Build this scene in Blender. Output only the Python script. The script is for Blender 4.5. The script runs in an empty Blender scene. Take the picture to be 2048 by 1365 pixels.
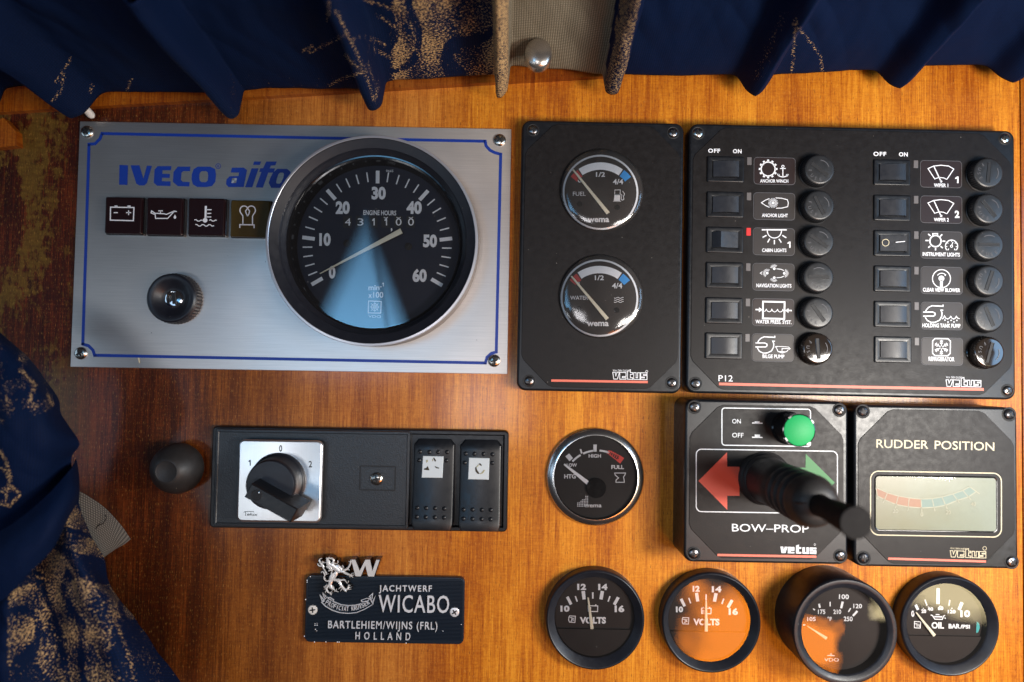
import bpy, math, random
from mathutils import Matrix, Vector, Euler, noise
from mathutils.geometry import tessellate_polygon
R = math.radians
PI = math.pi
random.seed(7)
sc = bpy.context.scene
COL = sc.collection

# ------------------------------------------------------------------ camera
K = 0.000315            # metres per panel unit
D = 1365.0              # camera distance from the wooden panel, panel units
F = 1365.33             # focal length in pixels of the 2048 wide photograph
PITCH, YAW, ROLL = R(1.9927), R(-0.2195), R(1.0804)
CM = Matrix.Rotation(YAW, 3, 'Z') @ Matrix.Rotation(PI / 2 + PITCH, 3, 'X') @ Matrix.Rotation(ROLL, 3, 'Z')
cam_d = bpy.data.cameras.new('camera')
cam = bpy.data.objects.new('camera', cam_d)
COL.objects.link(cam)
cam.matrix_world = Matrix.Translation((0, -D * K, 0)) @ CM.to_4x4()
cam_d.sensor_width = 36
cam_d.lens = 36 * F / 2048
cam_d.clip_start = 0.005
cam_d.clip_end = 20
cam_d.dof.use_dof = True
cam_d.dof.focus_distance = (D - 35) * K
cam_d.dof.aperture_fstop = 3.5
sc.camera = cam

# ------------------------------------------------------------------ world and lamps
sc.view_settings.view_transform = 'Standard'
sc.view_settings.look = 'None'
sc.view_settings.exposure = 0
sc.view_settings.gamma = 1
w = bpy.data.worlds.new('World')
sc.world = w
w.use_nodes = True
w.node_tree.nodes['Background'].inputs[0].default_value = (0.020, 0.017, 0.017, 1)
w.node_tree.nodes['Background'].inputs[1].default_value = 1.0


def W3(u, v, h):
    return Vector((u * K, -h * K, v * K))


def area(name, pos, aim, sx, sy, energy, col, mask=None, spread=180):
    """an area lamp standing at pos (u, v, h) and looking at aim"""
    d = bpy.data.lights.new(name, 'AREA')
    d.shape = 'RECTANGLE'
    d.size, d.size_y = sx * K, sy * K
    d.energy = energy
    d.color = col
    d.spread = R(spread)
    o = bpy.data.objects.new(name, d)
    COL.objects.link(o)
    p, a = W3(*pos), W3(*aim)
    o.location = p
    o.rotation_euler = (a - p).to_track_quat('-Z', 'Y').to_euler()
    if mask:
        d.use_nodes = True
        nt = d.node_tree
        em = [n for n in nt.nodes if n.type == 'EMISSION'][0]
        mask(nt, em)
    return o


def wedge_mask(nt, em):
    # the patch of sky seen between two dark window posts: a tall wedge
    g = nt.nodes.new('ShaderNodeNewGeometry')
    s = nt.nodes.new('ShaderNodeSeparateXYZ')
    nt.links.new(g.outputs['Parametric'], s.inputs[0])

    def mth(op, a, b=None, c=None):
        n = nt.nodes.new('ShaderNodeMath')
        n.operation = op
        for i, x in enumerate((a, b, c)):
            if x is None:
                continue
            if isinstance(x, (int, float)):
                n.inputs[i].default_value = x
            else:
                nt.links.new(x, n.inputs[i])
        return n.outputs[0]
    u, v = s.outputs[0], s.outputs[1]
    half = mth('MULTIPLY', mth('SUBTRACT', 1.0, v), 0.5)
    dist = mth('SUBTRACT', half, mth('ABSOLUTE', mth('SUBTRACT', u, 0.5)))
    m = mth('MULTIPLY', dist, 5.5)
    bar = mth('MULTIPLY', mth('ABSOLUTE', mth('SUBTRACT', mth('ADD', u, mth('MULTIPLY', v, 0.22)), 0.74)), 16.0)
    m = mth('MULTIPLY', m, mth('MINIMUM', mth('ADD', bar, 0.35), 1.0))
    mn = nt.nodes.new('ShaderNodeClamp')
    m2 = mth('MULTIPLY', mth('MINIMUM', m, 1.0), mth('SUBTRACT', 1.35, v))
    mn.inputs['Max'].default_value = 1.4
    nt.links.new(m2, mn.inputs[0])
    nt.links.new(mn.outputs[0], em.inputs['Strength'])


def soft_mask(nt, em):
    # a patch with soft, uneven edges and a cut corner, as a lit surface seen far out of focus
    g = nt.nodes.new('ShaderNodeNewGeometry')
    s = nt.nodes.new('ShaderNodeSeparateXYZ')
    nt.links.new(g.outputs['Parametric'], s.inputs[0])
    no = nt.nodes.new('ShaderNodeTexNoise')
    no.inputs['Scale'].default_value = 3.0
    nt.links.new(g.outputs['Parametric'], no.inputs['Vector'])

    def mth(op, a, b=0.0):
        n = nt.nodes.new('ShaderNodeMath')
        n.operation = op
        for i, x in enumerate((a, b)):
            if isinstance(x, (int, float)):
                n.inputs[i].default_value = x
            else:
                nt.links.new(x, n.inputs[i])
        return n.outputs[0]
    u, v = s.outputs[0], s.outputs[1]
    m = mth('MINIMUM', mth('MINIMUM', u, mth('SUBTRACT', 1.0, u)), mth('MINIMUM', v, mth('SUBTRACT', 1.0, v)))
    m = mth('ADD', mth('MULTIPLY', m, 4.6), mth('MULTIPLY', mth('SUBTRACT', no.outputs['Fac'], 0.5), 2.4))
    c = nt.nodes.new('ShaderNodeClamp')
    nt.links.new(m, c.inputs[0])
    nt.links.new(c.outputs[0], em.inputs['Strength'])


LAMPS = [
    # name, pos, aim, size x, size y, watts, colour, mask, spread
    ('window_light_front', (1250, -190, 1150), (620, 0, 0), 460, 300, 2.6, (1.0, 0.94, 0.86), None, 180),
    ('window_light_right', (2620, 250, 1650), (500, -50, 0), 800, 1200, 1.9, (0.36, 0.64, 1.0), None, 180),
    ('window_light_left', (-1750, -300, 1700), (0, -150, 0), 700, 480, 0.14, (0.48, 0.72, 1.0), None, 180),
    ('window_light_side', (-2500, 100, 800), (0, 0, 0), 700, 1200, 0.35, (0.50, 0.74, 1.0), None, 180),
    ('fill_light_ahead', (1480, -520, 2600), (600, 0, 0), 680, 440, 2.6, (1.0, 0.95, 0.90), None, 180),  # unseen fill lamp, added to lift the dim dial print
    ('plate_fill_light', (-150, -250, 3000), (0, 0, 0), 620, 520, 1.3, (1.0, 0.97, 1.0), soft_mask, 180),  # unseen lamp added to brighten the right end of the silver plate
    ('sky_wedge_light', (-940, 480, 3000), (-262, 160, 0), 960, 1160, 2.0, (0.22, 0.58, 1.0), wedge_mask, 180),
    ('window_light_behind', (-1500, -750, 3000), (-400, -200, 0), 800, 520, 0.7, (0.9, 0.95, 1.0), soft_mask, 180),
    ('sunlit_table_light', (1560, -1760, 3000), (500, -500, 0), 960, 860, 2.9, (1.0, 0.25, 0.008), soft_mask, 180),
    ('cabin_side_light', (2900, -1330, 3000), (600, -300, 0), 800, 420, 0.7, (1.0, 0.82, 0.45), soft_mask, 180),
]
for L in LAMPS:
    area(*L)


# ------------------------------------------------------------------ geometry of the photograph's plane
def U(px, py, h=0.0):
    d = CM @ Vector(((px - 1024) / F, -(py - 682.5) / F, -1))
    t = (D - h) / d.y
    return Vector((t * d.x, t * d.z))


def Z(ox, oy, s):
    return lambda x, y: (ox + x / s, oy + y / s)


class Thing:
    def __init__(self, name, label=None, cat=None, at=(1024, 682), h=0, ang=0, group=None, parent=None):
        self.o0 = U(at[0], at[1], h)
        self.ang = R(ang)
        o = bpy.data.objects.new(name, None)
        o.empty_display_size = 0.01
        COL.objects.link(o)
        o.location = W3(self.o0.x, self.o0.y, 0)
        o.rotation_euler = (PI / 2, -self.ang, 0)
        self.ob = o
        if label:
            o['label'] = label
            o['category'] = cat
        if group:
            o['group'] = group

    def pt(self, px, py, h):
        return self.loc(U(px, py, h))

    def loc(self, g):
        q = g - self.o0
        c, s = math.cos(-self.ang), math.sin(-self.ang)
        return Vector((q.x * c - q.y * s, q.x * s + q.y * c))

    def size(self, L, h):
        return L * (D - h) / D


class MB:
    def __init__(self):
        self.v, self.f, self.sm = [], [], []

    def add(self, verts, faces, smooth=False):
        b = len(self.v)
        self.v += [tuple(p) for p in verts]
        self.f += [tuple(b + i for i in f) for f in faces]
        self.sm += [smooth] * len(faces)
        return self

    def loft(self, rings, cap0=False, cap1=True, smooth=True, closed=True):
        n = len(rings[0])
        vs = [p for r in rings for p in r]
        fs = []
        m = n if closed else n - 1
        for i in range(len(rings) - 1):
            for j in range(m):
                k = (j + 1) % n
                fs.append((i * n + j, i * n + k, (i + 1) * n + k, (i + 1) * n + j))
        self.add(vs, fs, smooth)
        if cap0:
            self.add(rings[0], [tuple(range(n))[::-1]])
        if cap1:
            self.add(rings[-1], [tuple(range(n))])
        return self

    def lathe(self, c, prof, n=64, cap0=False, cap1=False, shift=(0, 0), ax=1, ay=1):
        """prof = [(r, z)...]; the axis may lean by shift per unit z"""
        rings = []
        for r, z in prof:
            rings.append([(c[0] + shift[0] * z + ax * r * math.cos(2 * PI * i / n), c[1] + shift[1] * z + ay * r * math.sin(2 * PI * i / n), z) for i in range(n)])
        return self.loft(rings, cap0, cap1)

    def rr(self, c, w, h, r, prof, n=6, cap0=False, cap1=True):
        """rounded slab, prof = [(inset, z)...]"""
        return self.loft([rrect(c, w - 2 * i, h - 2 * i, max(r - i, 0.5), z, n) for i, z in prof], cap0, cap1)

    def box(self, c, w, h, z0, z1, ang=0, bev=0):
        prof = [(0, z0), (0, z1)] if not bev else [(0, z0), (0, z1 - bev), (bev * .3, z1 - bev * .3), (bev, z1)]
        rings = []
        for i, z in prof:
            a, b = w / 2 - i, h / 2 - i
            rings.append([rot2(c, x, y, ang) + (z,) for x, y in ((-a, -b), (a, -b), (a, b), (-a, b))])
        return self.loft(rings, False, True, smooth=False)

    def fill(self, pts, z):
        P = [Vector((p[0], p[1], 0)) for p in pts]
        tr = tessellate_polygon([P])
        fs = []
        for t in tr:
            a, b, c = [P[i] for i in t]
            fs.append(tuple(t) if (b - a).cross(c - a).z > 0 else tuple(reversed(t)))
        return self.add([(p[0], p[1], z) for p in pts], fs)

    def prism(self, pts, z0, z1):
        P = [Vector((p[0], p[1], 0)) for p in pts]
        ar = sum(P[i].x * P[(i + 1) % len(P)].y - P[(i + 1) % len(P)].x * P[i].y for i in range(len(P)))
        if ar < 0:
            pts = list(pts)[::-1]
        n = len(pts)
        self.add([(p[0], p[1], z) for z in (z0, z1) for p in pts], [(i, (i + 1) % n, n + (i + 1) % n, n + i) for i in range(n)])
        return self.fill(pts, z1)

    def line(self, pts, w, z, closed=False, w1=None):
        pts = [Vector(p[:2]) for p in pts]
        n = len(pts)
        L, Rr = [], []
        for i, p in enumerate(pts):
            a = pts[i - 1] if (i > 0 or closed) else p
            b = pts[(i + 1) % n] if (i < n - 1 or closed) else p
            d1 = (p - a).normalized() if (p - a).length > 1e-9 else (b - p).normalized()
            d2 = (b - p).normalized() if (b - p).length > 1e-9 else d1
            t = (d1 + d2)
            t = t.normalized() if t.length > 1e-6 else d1
            nn = Vector((-t.y, t.x))
            den = max(abs(nn.dot(Vector((-d1.y, d1.x)))), 0.35)
            ww = w if w1 is None else w + (w1 - w) * i / (n - 1)
            L.append(p + nn * (ww / 2 / den))
            Rr.append(p - nn * (ww / 2 / den))
        vs = [(p.x, p.y, z) for p in L] + [(p.x, p.y, z) for p in Rr]
        m = n if closed else n - 1
        return self.add(vs, [(n + i, n + (i + 1) % n, (i + 1) % n, i) for i in range(m)])

    def disc(self, c, r, z, n=24, ry=None):
        return self.add([(c[0] + r * math.cos(2 * PI * i / n), c[1] + (ry or r) * math.sin(2 * PI * i / n), z) for i in range(n)], [tuple(range(n))])

    def build(self, name, mat, parent=None, label=None, kind=None, ang=35):
        me = bpy.data.meshes.new(name)
        me.from_pydata([(x * K, y * K, z * K) for x, y, z in self.v], [], self.f)
        me.polygons.foreach_set('use_smooth', self.sm)
        me.update()
        if any(self.sm):
            me.set_sharp_from_angle(angle=R(ang))
        me.materials.append(mat)
        o = bpy.data.objects.new(name, me)
        COL.objects.link(o)
        if parent is not None:
            o.parent = parent.ob if isinstance(parent, Thing) else parent
        if label:
            o['label'] = label
        if kind:
            o['kind'] = kind
        return o


def rot2(c, x, y, a):
    a = R(a)
    return (c[0] + x * math.cos(a) - y * math.sin(a), c[1] + x * math.sin(a) + y * math.cos(a))


def rrect(c, w, h, r, z=0, n=6):
    out = []
    for cx, cy, a0 in ((w / 2 - r, h / 2 - r, 0), (-w / 2 + r, h / 2 - r, 90), (-w / 2 + r, -h / 2 + r, 180), (w / 2 - r, -h / 2 + r, 270)):
        for i in range(n + 1):
            a = R(a0 + 90 * i / n)
            out.append((c[0] + cx + r * math.cos(a), c[1] + cy + r * math.sin(a), z))
    return out


def arc(c, r, a0, a1, n=16, ry=None):
    """image-space arc, degrees clockwise from 'up'"""
    return [(c[0] + r * math.sin(R(a0 + (a1 - a0) * i / n)), c[1] - (ry or r) * math.cos(R(a0 + (a1 - a0) * i / n))) for i in range(n + 1)]


# ------------------------------------------------------------------ print: lines and lettering laid on a face
FC = {}


def glyphs(s, bold, spacing):
    k = (s, bold, spacing)
    if k not in FC:
        cu = bpy.data.curves.new('t', 'FONT')
        cu.body = s
        cu.size = 1
        cu.offset = bold
        cu.space_character = spacing
        cu.resolution_u = 3
        o = bpy.data.objects.new('t', cu)
        COL.objects.link(o)
        dg = bpy.context.evaluated_depsgraph_get()
        me = bpy.data.meshes.new_from_object(o.evaluated_get(dg))
        FC[k] = ([v.co.copy() for v in me.vertices], [tuple(p.vertices) for p in me.polygons])
        bpy.data.meshes.remove(me)
        bpy.data.objects.remove(o)
        bpy.data.curves.remove(cu)
    return FC[k]


CAPH = None


class Ink:
    """flat print on the face at height h of thing T; all coordinates are photo pixels"""

    def __init__(self, T, h, tf=None):
        self.T, self.h, self.mb, self.tf = T, h, MB(), tf

    def p(self, q):
        if self.tf:
            q = self.tf(*q)
        return self.T.pt(q[0], q[1], self.h)

    def k(self, x):
        s = 1
        if self.tf:
            a, b = self.tf(0, 0), self.tf(1, 0)
            s = b[0] - a[0]
        return x * s * (D - self.h) / D

    def line(self, pts, w, closed=False, w1=None):
        self.mb.line([self.p(q) for q in pts], self.k(w), self.h, closed, None if w1 is None else self.k(w1))
        return self

    def poly(self, pts):
        self.mb.fill([self.p(q) for q in pts], self.h)
        return self

    def disc(self, c, r, ry=None):
        self.mb.disc(self.p(c), self.k(r), self.h, 24, None if ry is None else self.k(ry))
        return self

    def ring(self, c, r, w, ry=None, n=40):
        return self.line(arc(c, r, 0, 360, n, ry)[:-1], w, True)

    def text(self, s, a, b, cap, bold=0.0, spacing=1.0, shear=0.0):
        """a, b = left and right ends of the baseline"""
        global CAPH
        if CAPH is None:
            vs, _ = glyphs('H', 0, 1)
            CAPH = max(v.y for v in vs)
        vs, fs = glyphs(s, bold, spacing)
        x0, x1 = min(v.x for v in vs), max(v.x for v in vs)
        A, B = self.p(a), self.p(b)
        ex = (B - A)
        ey = Vector((-ex.y, ex.x)).normalized() * self.k(cap) / CAPH
        out = []
        for v in vs:
            q = A + ex * ((v.x - x0) / (x1 - x0)) + ey * v.y + ex.normalized() * (shear * v.y * self.k(cap) / CAPH)
            out.append((q.x, q.y, self.h))
        self.mb.add(out, fs)
        return self

    def one(self, x, y, cap, w):
        """a figure 1 with its flag; x = right side of the stem, y = baseline"""
        self.line([(x - w / 2, y), (x - w / 2, y - cap)], w)
        return self.poly([(x - w, y - cap), (x - w, y - cap * .68), (x - w * 2.3, y - cap * .64), (x - w * 2.3, y - cap * .78)])

    def build(self, name, mat, parent=None, label=None):
        return self.mb.build(name, mat, parent if parent is not None else self.T, label)

    def raised(self, name, mat, t, parent=None, label=None):
        """the same shapes as thick relief: walls down by t"""
        mb = self.mb
        ec = {}
        for f in mb.f:
            for i in range(len(f)):
                e = (f[i], f[(i + 1) % len(f)])
                ec[e] = ec.get(e, 0) + 1
        nv = len(mb.v)
        mb.v += [(x, y, z - t) for x, y, z in mb.v[:nv]]
        for (a, b) in list(ec):
            if (b, a) not in ec:
                mb.f.append((b, a, a + nv, b + nv))
                mb.sm.append(False)
        return mb.build(name, mat, parent if parent is not None else self.T, label)


# ------------------------------------------------------------------ materials
class NT:
    def __init__(self, name):
        self.m = bpy.data.materials.new(name)
        self.m.use_nodes = True
        self.t = self.m.node_tree
        self.b = self.t.nodes['Principled BSDF']

    def n(self, typ, props=None, **ins):
        nd = self.t.nodes.new('ShaderNode' + typ)
        for k, v in (props or {}).items():
            setattr(nd, k, v)
        for k, v in ins.items():
            key = int(k[1:]) if k[0] == 'i' and k[1:].isdigit() else k.replace('_', ' ')
            self.put(nd.inputs[key], v)
        return nd

    def put(self, sock, v):
        if isinstance(v, bpy.types.NodeSocket):
            self.t.links.new(v, sock)
        elif isinstance(v, (tuple, list)) and len(v) == 3 and sock.type == 'RGBA':
            sock.default_value = (*v, 1)
        else:
            sock.default_value = v

    def set(self, **kw):
        for k, v in kw.items():
            self.put(self.b.inputs[k.replace('_', ' ')], v)
        return self

    def coord(self, sx, sy, sz=1.0, src='Object'):
        """object coordinates, in cells of 100 panel units"""
        tc = self.n('TexCoord')
        s = 1 / (K * 100)
        return self.n('Mapping', i0=tc.outputs[src], Scale=(sx * s, sy * s, sz * s)).outputs[0]

    def noise(self, vec, scale=1.0, detail=3.0, rough=0.5, dist=0.0):
        return self.n('TexNoise', Vector=vec, Scale=scale, Detail=detail, Roughness=rough, Distortion=dist).outputs['Fac']

    def ramp(self, fac, stops, interp='LINEAR'):
        r = self.n('ValToRGB', Fac=fac)
        cr = r.color_ramp
        cr.interpolation = interp
        while len(cr.elements) < len(stops):
            cr.elements.new(0.5)
        for e, (p, c) in zip(cr.elements, stops):
            e.position = p
            e.color = (*c, 1) if isinstance(c, tuple) else (c, c, c, 1)
        return r.outputs[0]

    def math(self, op, a, b=0.0, clamp=False):
        nd = self.n('Math', {'operation': op, 'use_clamp': clamp})
        self.put(nd.inputs[0], a)
        self.put(nd.inputs[1], b)
        return nd.outputs[0]

    def mix(self, fac, a, b, blend='MIX'):
        nd = self.n('Mix', {'data_type': 'RGBA', 'blend_type': blend})
        self.put(nd.inputs[0], fac)
        self.put(nd.inputs[6], a)
        self.put(nd.inputs[7], b)
        return nd.outputs[2]

    def bump(self, h, strength=0.3, dist=0.0003, normal=None):
        nd = self.n('Bump', Height=h, Strength=strength, Distance=dist)
        self.t.links.new(nd.outputs[0], self.b.inputs['Normal'])
        return self


def flat(name, col, rough=0.5, metal=0.0, spec=0.5, coat=0.0, emit=0.0, grain=0.0, grain_scale=60, dust=0.0):
    m = NT(name)
    m.set(Roughness=rough, Metallic=metal, Coat_Weight=coat, Coat_Roughness=0.08)
    m.b.inputs['Specular IOR Level'].default_value = spec
    c = col
    if dust:
        v = m.coord(1, 1, 1)
        n1 = m.noise(v, 9.0, 6.0, 0.6)
        f = m.ramp(n1, [(0.35, 0.0), (0.8, 1.0)])
        vo = m.n('TexVoronoi', Vector=v, Scale=7.0)
        sp = m.ramp(vo.outputs['Distance'], [(0.0, 1.0), (0.045, 1.0), (0.06, 0.0)])
        gate = m.ramp(m.n('SeparateColor', Color=vo.outputs['Color']).outputs[0], [(0.80, 0.0), (0.86, 1.0)])
        c = m.mix(m.math('MULTIPLY', f, dust * 0.14), col, tuple(min(1, x * 2.5 + .02) for x in col))
        c = m.mix(m.math('MULTIPLY', m.math('MULTIPLY', sp, gate), dust), c, (0.42, 0.38, 0.34))
        m.put(m.b.inputs['Roughness'], m.math('ADD', m.math('MULTIPLY', f, 0.14), rough - 0.05))
    m.put(m.b.inputs['Base Color'], c)
    if emit:
        m.put(m.b.inputs['Emission Color'], col)
        m.b.inputs['Emission Strength'].default_value = emit
    if grain:
        m.bump(m.noise(m.coord(1, 1, 1), grain_scale, 2.0, 0.6), grain, 0.0002)
    return m.m


def make_wood(name, dark_side=True, tone=1.0):
    m = NT(name)
    fib = m.noise(m.coord(38, 1.1), 1.0, 4.0, 0.65, 0.15)
    fib2 = m.noise(m.coord(90, 5), 1.0, 2.0, 0.6)
    band = m.noise(m.coord(1.15, 0.05), 1.0, 2.0, 0.55, 0.3)
    rip = m.noise(m.coord(9, 15), 1.0, 3.0, 0.6, 1.4)
    cross = m.noise(m.coord(3, 34), 1.0, 3.0, 0.6, 0.6)
    cloud = m.noise(m.coord(0.5, 0.35), 1.0, 3.0, 0.5)
    mid = m.noise(m.coord(11, 0.45), 1.0, 3.0, 0.6, 0.1)
    f = m.math('ADD', m.math('MULTIPLY', m.math('SUBTRACT', fib, 0.5), 0.62), m.math('MULTIPLY', band, 0.42))
    f = m.math('ADD', f, m.math('MULTIPLY', m.math('SUBTRACT', mid, 0.5), 0.34))
    f = m.math('ADD', f, 0.20)
    f = m.math('ADD', f, m.math('MULTIPLY', rip, 0.22))
    f = m.math('ADD', f, m.math('MULTIPLY', cross, 0.16))
    f = m.math('ADD', f, m.math('MULTIPLY', cloud, 0.30))
    f = m.math('ADD', f, m.math('MULTIPLY', fib2, 0.14))
    base = m.ramp(f, [(0.56, (0.20, 0.034, 0.003)), (0.74, (0.38, 0.10, 0.006)), (0.86, (0.54, 0.175, 0.010)), (1.02, (0.70, 0.27, 0.020))])
    x = m.n('SeparateXYZ', Vector=m.coord(1, 1, 1)).outputs[0]
    y = m.n('SeparateXYZ', Vector=m.coord(1, 1, 1)).outputs[1]
    # pale, less stained veneer left of the middle
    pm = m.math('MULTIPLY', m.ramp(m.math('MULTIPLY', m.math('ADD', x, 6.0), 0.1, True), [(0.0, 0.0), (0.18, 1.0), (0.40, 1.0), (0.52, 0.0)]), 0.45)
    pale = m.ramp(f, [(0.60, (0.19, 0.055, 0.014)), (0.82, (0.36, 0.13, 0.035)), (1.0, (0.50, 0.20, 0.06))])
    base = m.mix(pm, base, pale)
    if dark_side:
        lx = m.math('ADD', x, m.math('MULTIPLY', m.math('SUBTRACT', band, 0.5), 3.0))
        dk = m.ramp(m.math('MULTIPLY', m.math('ADD', lx, 9.0), 0.13, True), [(0.0, 1.0), (0.38, 0.92), (0.80, 0.0)])  # stain deepens to the left, and the shade on that side is painted in
        stain_shade = m.ramp(f, [(0.60, (0.007, 0.0015, 0.001)), (0.80, (0.038, 0.0055, 0.0015)), (1.0, (0.15, 0.026, 0.005))])
        base = m.mix(dk, base, stain_shade)
        # worn olive patches at the far left
        st = m.math('ADD', m.math('MULTIPLY', m.noise(m.coord(1.3, 0.55), 1.0, 3.0, 0.6, 0.2), 0.6), m.math('MULTIPLY', m.noise(m.coord(9, 5), 1.0, 4.0, 0.7, 0.3), 0.40))
        sm = m.math('MULTIPLY', m.ramp(st, [(0.49, 0.0), (0.54, 1.0)]), m.ramp(m.math('MULTIPLY', m.math('ADD', x, 11.0), 0.25, True), [(0.0, 1.0), (0.42, 1.0), (0.74, 0.0)]))
        sm = m.math('MULTIPLY', sm, m.ramp(m.math('MULTIPLY', m.math('ADD', y, 3.5), 0.3, True), [(0.0, 0.0), (0.4, 1.0)]))
        base = m.mix(m.math('MULTIPLY', sm, 0.8), base, m.mix(m.math('MULTIPLY', fib2, m.noise(m.coord(5, 12), 1.0, 3.0, 0.6)), (0.03, 0.016, 0.003), (0.40, 0.22, 0.03)))
    # open pores: short dark ticks along the grain
    pr = m.noise(m.coord(62, 7.5), 1.0, 1.0, 0.5)
    pm2 = m.ramp(pr, [(0.66, 0.0), (0.73, 1.0)])
    base = m.mix(m.math('MULTIPLY', pm2, 0.75), base, (0.09, 0.018, 0.006))
    lt = m.noise(m.coord(70, 12), 1.0, 2.0, 0.5)
    base = m.mix(m.math('MULTIPLY', m.ramp(lt, [(0.62, 0.0), (0.75, 1.0)]), 0.35), base, (0.80, 0.42, 0.10))
    if tone != 1.0:
        base = m.mix(1.0, base, (tone, tone * .8, tone * .7), 'MULTIPLY')
    m.put(m.b.inputs['Base Color'], base)
    m.set(Roughness=0.45, Coat_Weight=0.35, Coat_Roughness=0.14)
    m.b.inputs['Specular IOR Level'].default_value = 0.2
    m.bump(m.math('SUBTRACT', m.math('MULTIPLY', fib, 0.5), m.math('MULTIPLY', pm2, 0.6)), 0.16, 0.0002)
    return m.m


def make_brushed(name, col, rough=0.32, sx=1.2, sy=60, vary=0.25, aniso=0.6):
    m = NT(name)
    g = m.noise(m.coord(sx, sy), 1.0, 4.0, 0.7)
    g2 = m.noise(m.coord(0.6, 0.6), 1.0, 3.0, 0.6)
    c = m.mix(g, tuple(x * (1 - vary) for x in col), tuple(min(1, x * (1 + vary)) for x in col))
    sp = m.n('TexVoronoi', Vector=m.coord(1, 1), Scale=4.0)
    dot = m.ramp(sp.outputs['Distance'], [(0.0, 1.0), (0.035, 1.0), (0.05, 0.0)])
    gate = m.ramp(m.n('SeparateColor', Color=sp.outputs['Color']).outputs[0], [(0.84, 0.0), (0.88, 1.0)])
    c = m.mix(m.math('MULTIPLY', m.math('MULTIPLY', dot, gate), 0.7), c, (0.08, 0.06, 0.05))
    m.put(m.b.inputs['Base Color'], c)
    m.set(Metallic=0.93, Anisotropic=aniso)
    m.put(m.b.inputs['Roughness'], m.math('ADD', m.math('MULTIPLY', g2, 0.12), rough - 0.05))
    m.bump(g, 0.10, 0.0001)
    return m.m


def make_glass(name, rough=0.0, dirt=0.006, boost=1.0):
    m = NT(name)
    t = m.t
    out = [n for n in t.nodes if n.type == 'OUTPUT_MATERIAL'][0]
    t.nodes.remove(m.b)
    fr = m.n('Fresnel', IOR=1.55)
    gl = m.n('BsdfGlossy', Color=(1, 1, 1), Roughness=rough)
    tr = m.n('BsdfTransparent', Color=(0.97, 0.97, 0.97))
    df = m.n('BsdfDiffuse', Color=(0.75, 0.73, 0.70))
    fac = m.math('MULTIPLY', fr.outputs[0], 1.7 * boost, True)
    mx = m.n('MixShader', i0=fac, i1=tr.outputs[0], i2=gl.outputs[0])
    v = m.coord(1, 1, 1)
    vo = m.n('TexVoronoi', Vector=v, Scale=9.0)
    sp = m.ramp(vo.outputs['Distance'], [(0.0, 1.0), (0.05, 1.0), (0.07, 0.0)])
    gate = m.ramp(m.n('SeparateColor', Color=vo.outputs['Color']).outputs[1], [(0.86, 0.0), (0.9, 1.0)])
    d = m.math('ADD', m.math('MULTIPLY', m.noise(v, 1.5, 5.0, 0.6), dirt * 2), m.math('MULTIPLY', m.math('MULTIPLY', sp, gate), 0.30), True)
    mx2 = m.n('MixShader', i0=d, i1=mx.outputs[0], i2=df.outputs[0])
    t.links.new(mx2.outputs[0], out.inputs[0])
    return m.m


def make_fabric(name):
    m = NT(name)
    a = m.n('Attribute', {'attribute_name': 'gold'}).outputs['Fac']
    li = m.n('Attribute', {'attribute_name': 'lining'}).outputs['Fac']
    tc = m.n('TexCoord')
    uv = m.n('Attribute', {'attribute_name': 'cloth'}).outputs['Vector']
    # weave: threads run along the cloth's own coordinates
    wv = m.n('Mapping', i0=uv, Scale=(1, 1, 1)).outputs[0]
    sx = m.n('TexWave', {'bands_direction': 'X'}, Vector=wv, Scale=7.5, Distortion=0.4, Detail=1.0).outputs['Fac']
    sy = m.n('TexWave', {'bands_direction': 'Y'}, Vector=wv, Scale=7.5, Distortion=0.4, Detail=1.0).outputs['Fac']
    weave = m.math('MULTIPLY', sx, sy)
    sp = m.noise(m.n('Mapping', i0=uv, Scale=(24, 34, 1)).outputs[0], 1.0, 2.0, 0.75)
    blot = m.noise(m.n('Mapping', i0=uv, Scale=(2.6, 3.4, 1)).outputs[0], 1.0, 4.0, 0.7, 2.2)
    thr = m.math('SUBTRACT', 0.86, m.math('MULTIPLY', a, m.math('ADD', 0.29, m.math('MULTIPLY', blot, 0.22))))
    g = m.math('MULTIPLY', m.math('SUBTRACT', sp, thr), 22.0, True)
    navy = m.mix(m.noise(m.n('Mapping', i0=uv, Scale=(30, 30, 1)).outputs[0], 1.0, 2.0, 0.6), (0.0012, 0.004, 0.015), (0.003, 0.011, 0.042))
    navy = m.mix(m.math('MULTIPLY', weave, 0.5), navy, (0.002, 0.014, 0.070))
    gold = m.mix(sp, (0.20, 0.12, 0.05), (0.80, 0.52, 0.24))
    lin = m.mix(weave, (0.10, 0.085, 0.06), (0.42, 0.37, 0.28))
    c = m.mix(g, navy, gold)
    c = m.mix(li, c, lin)
    m.put(m.b.inputs['Base Color'], c)
    m.set(Roughness=0.72)
    m.b.inputs['Sheen Weight'].default_value = 0.0
    m.b.inputs['Sheen Roughness'].default_value = 0.4
    m.put(m.b.inputs['Sheen Tint'], (0.5, 0.7, 1.0))
    m.b.inputs['Specular IOR Level'].default_value = 0.08
    m.bump(m.math('ADD', weave, m.math('MULTIPLY', g, 0.6)), 0.35, 0.0002)
    return m.m


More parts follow.
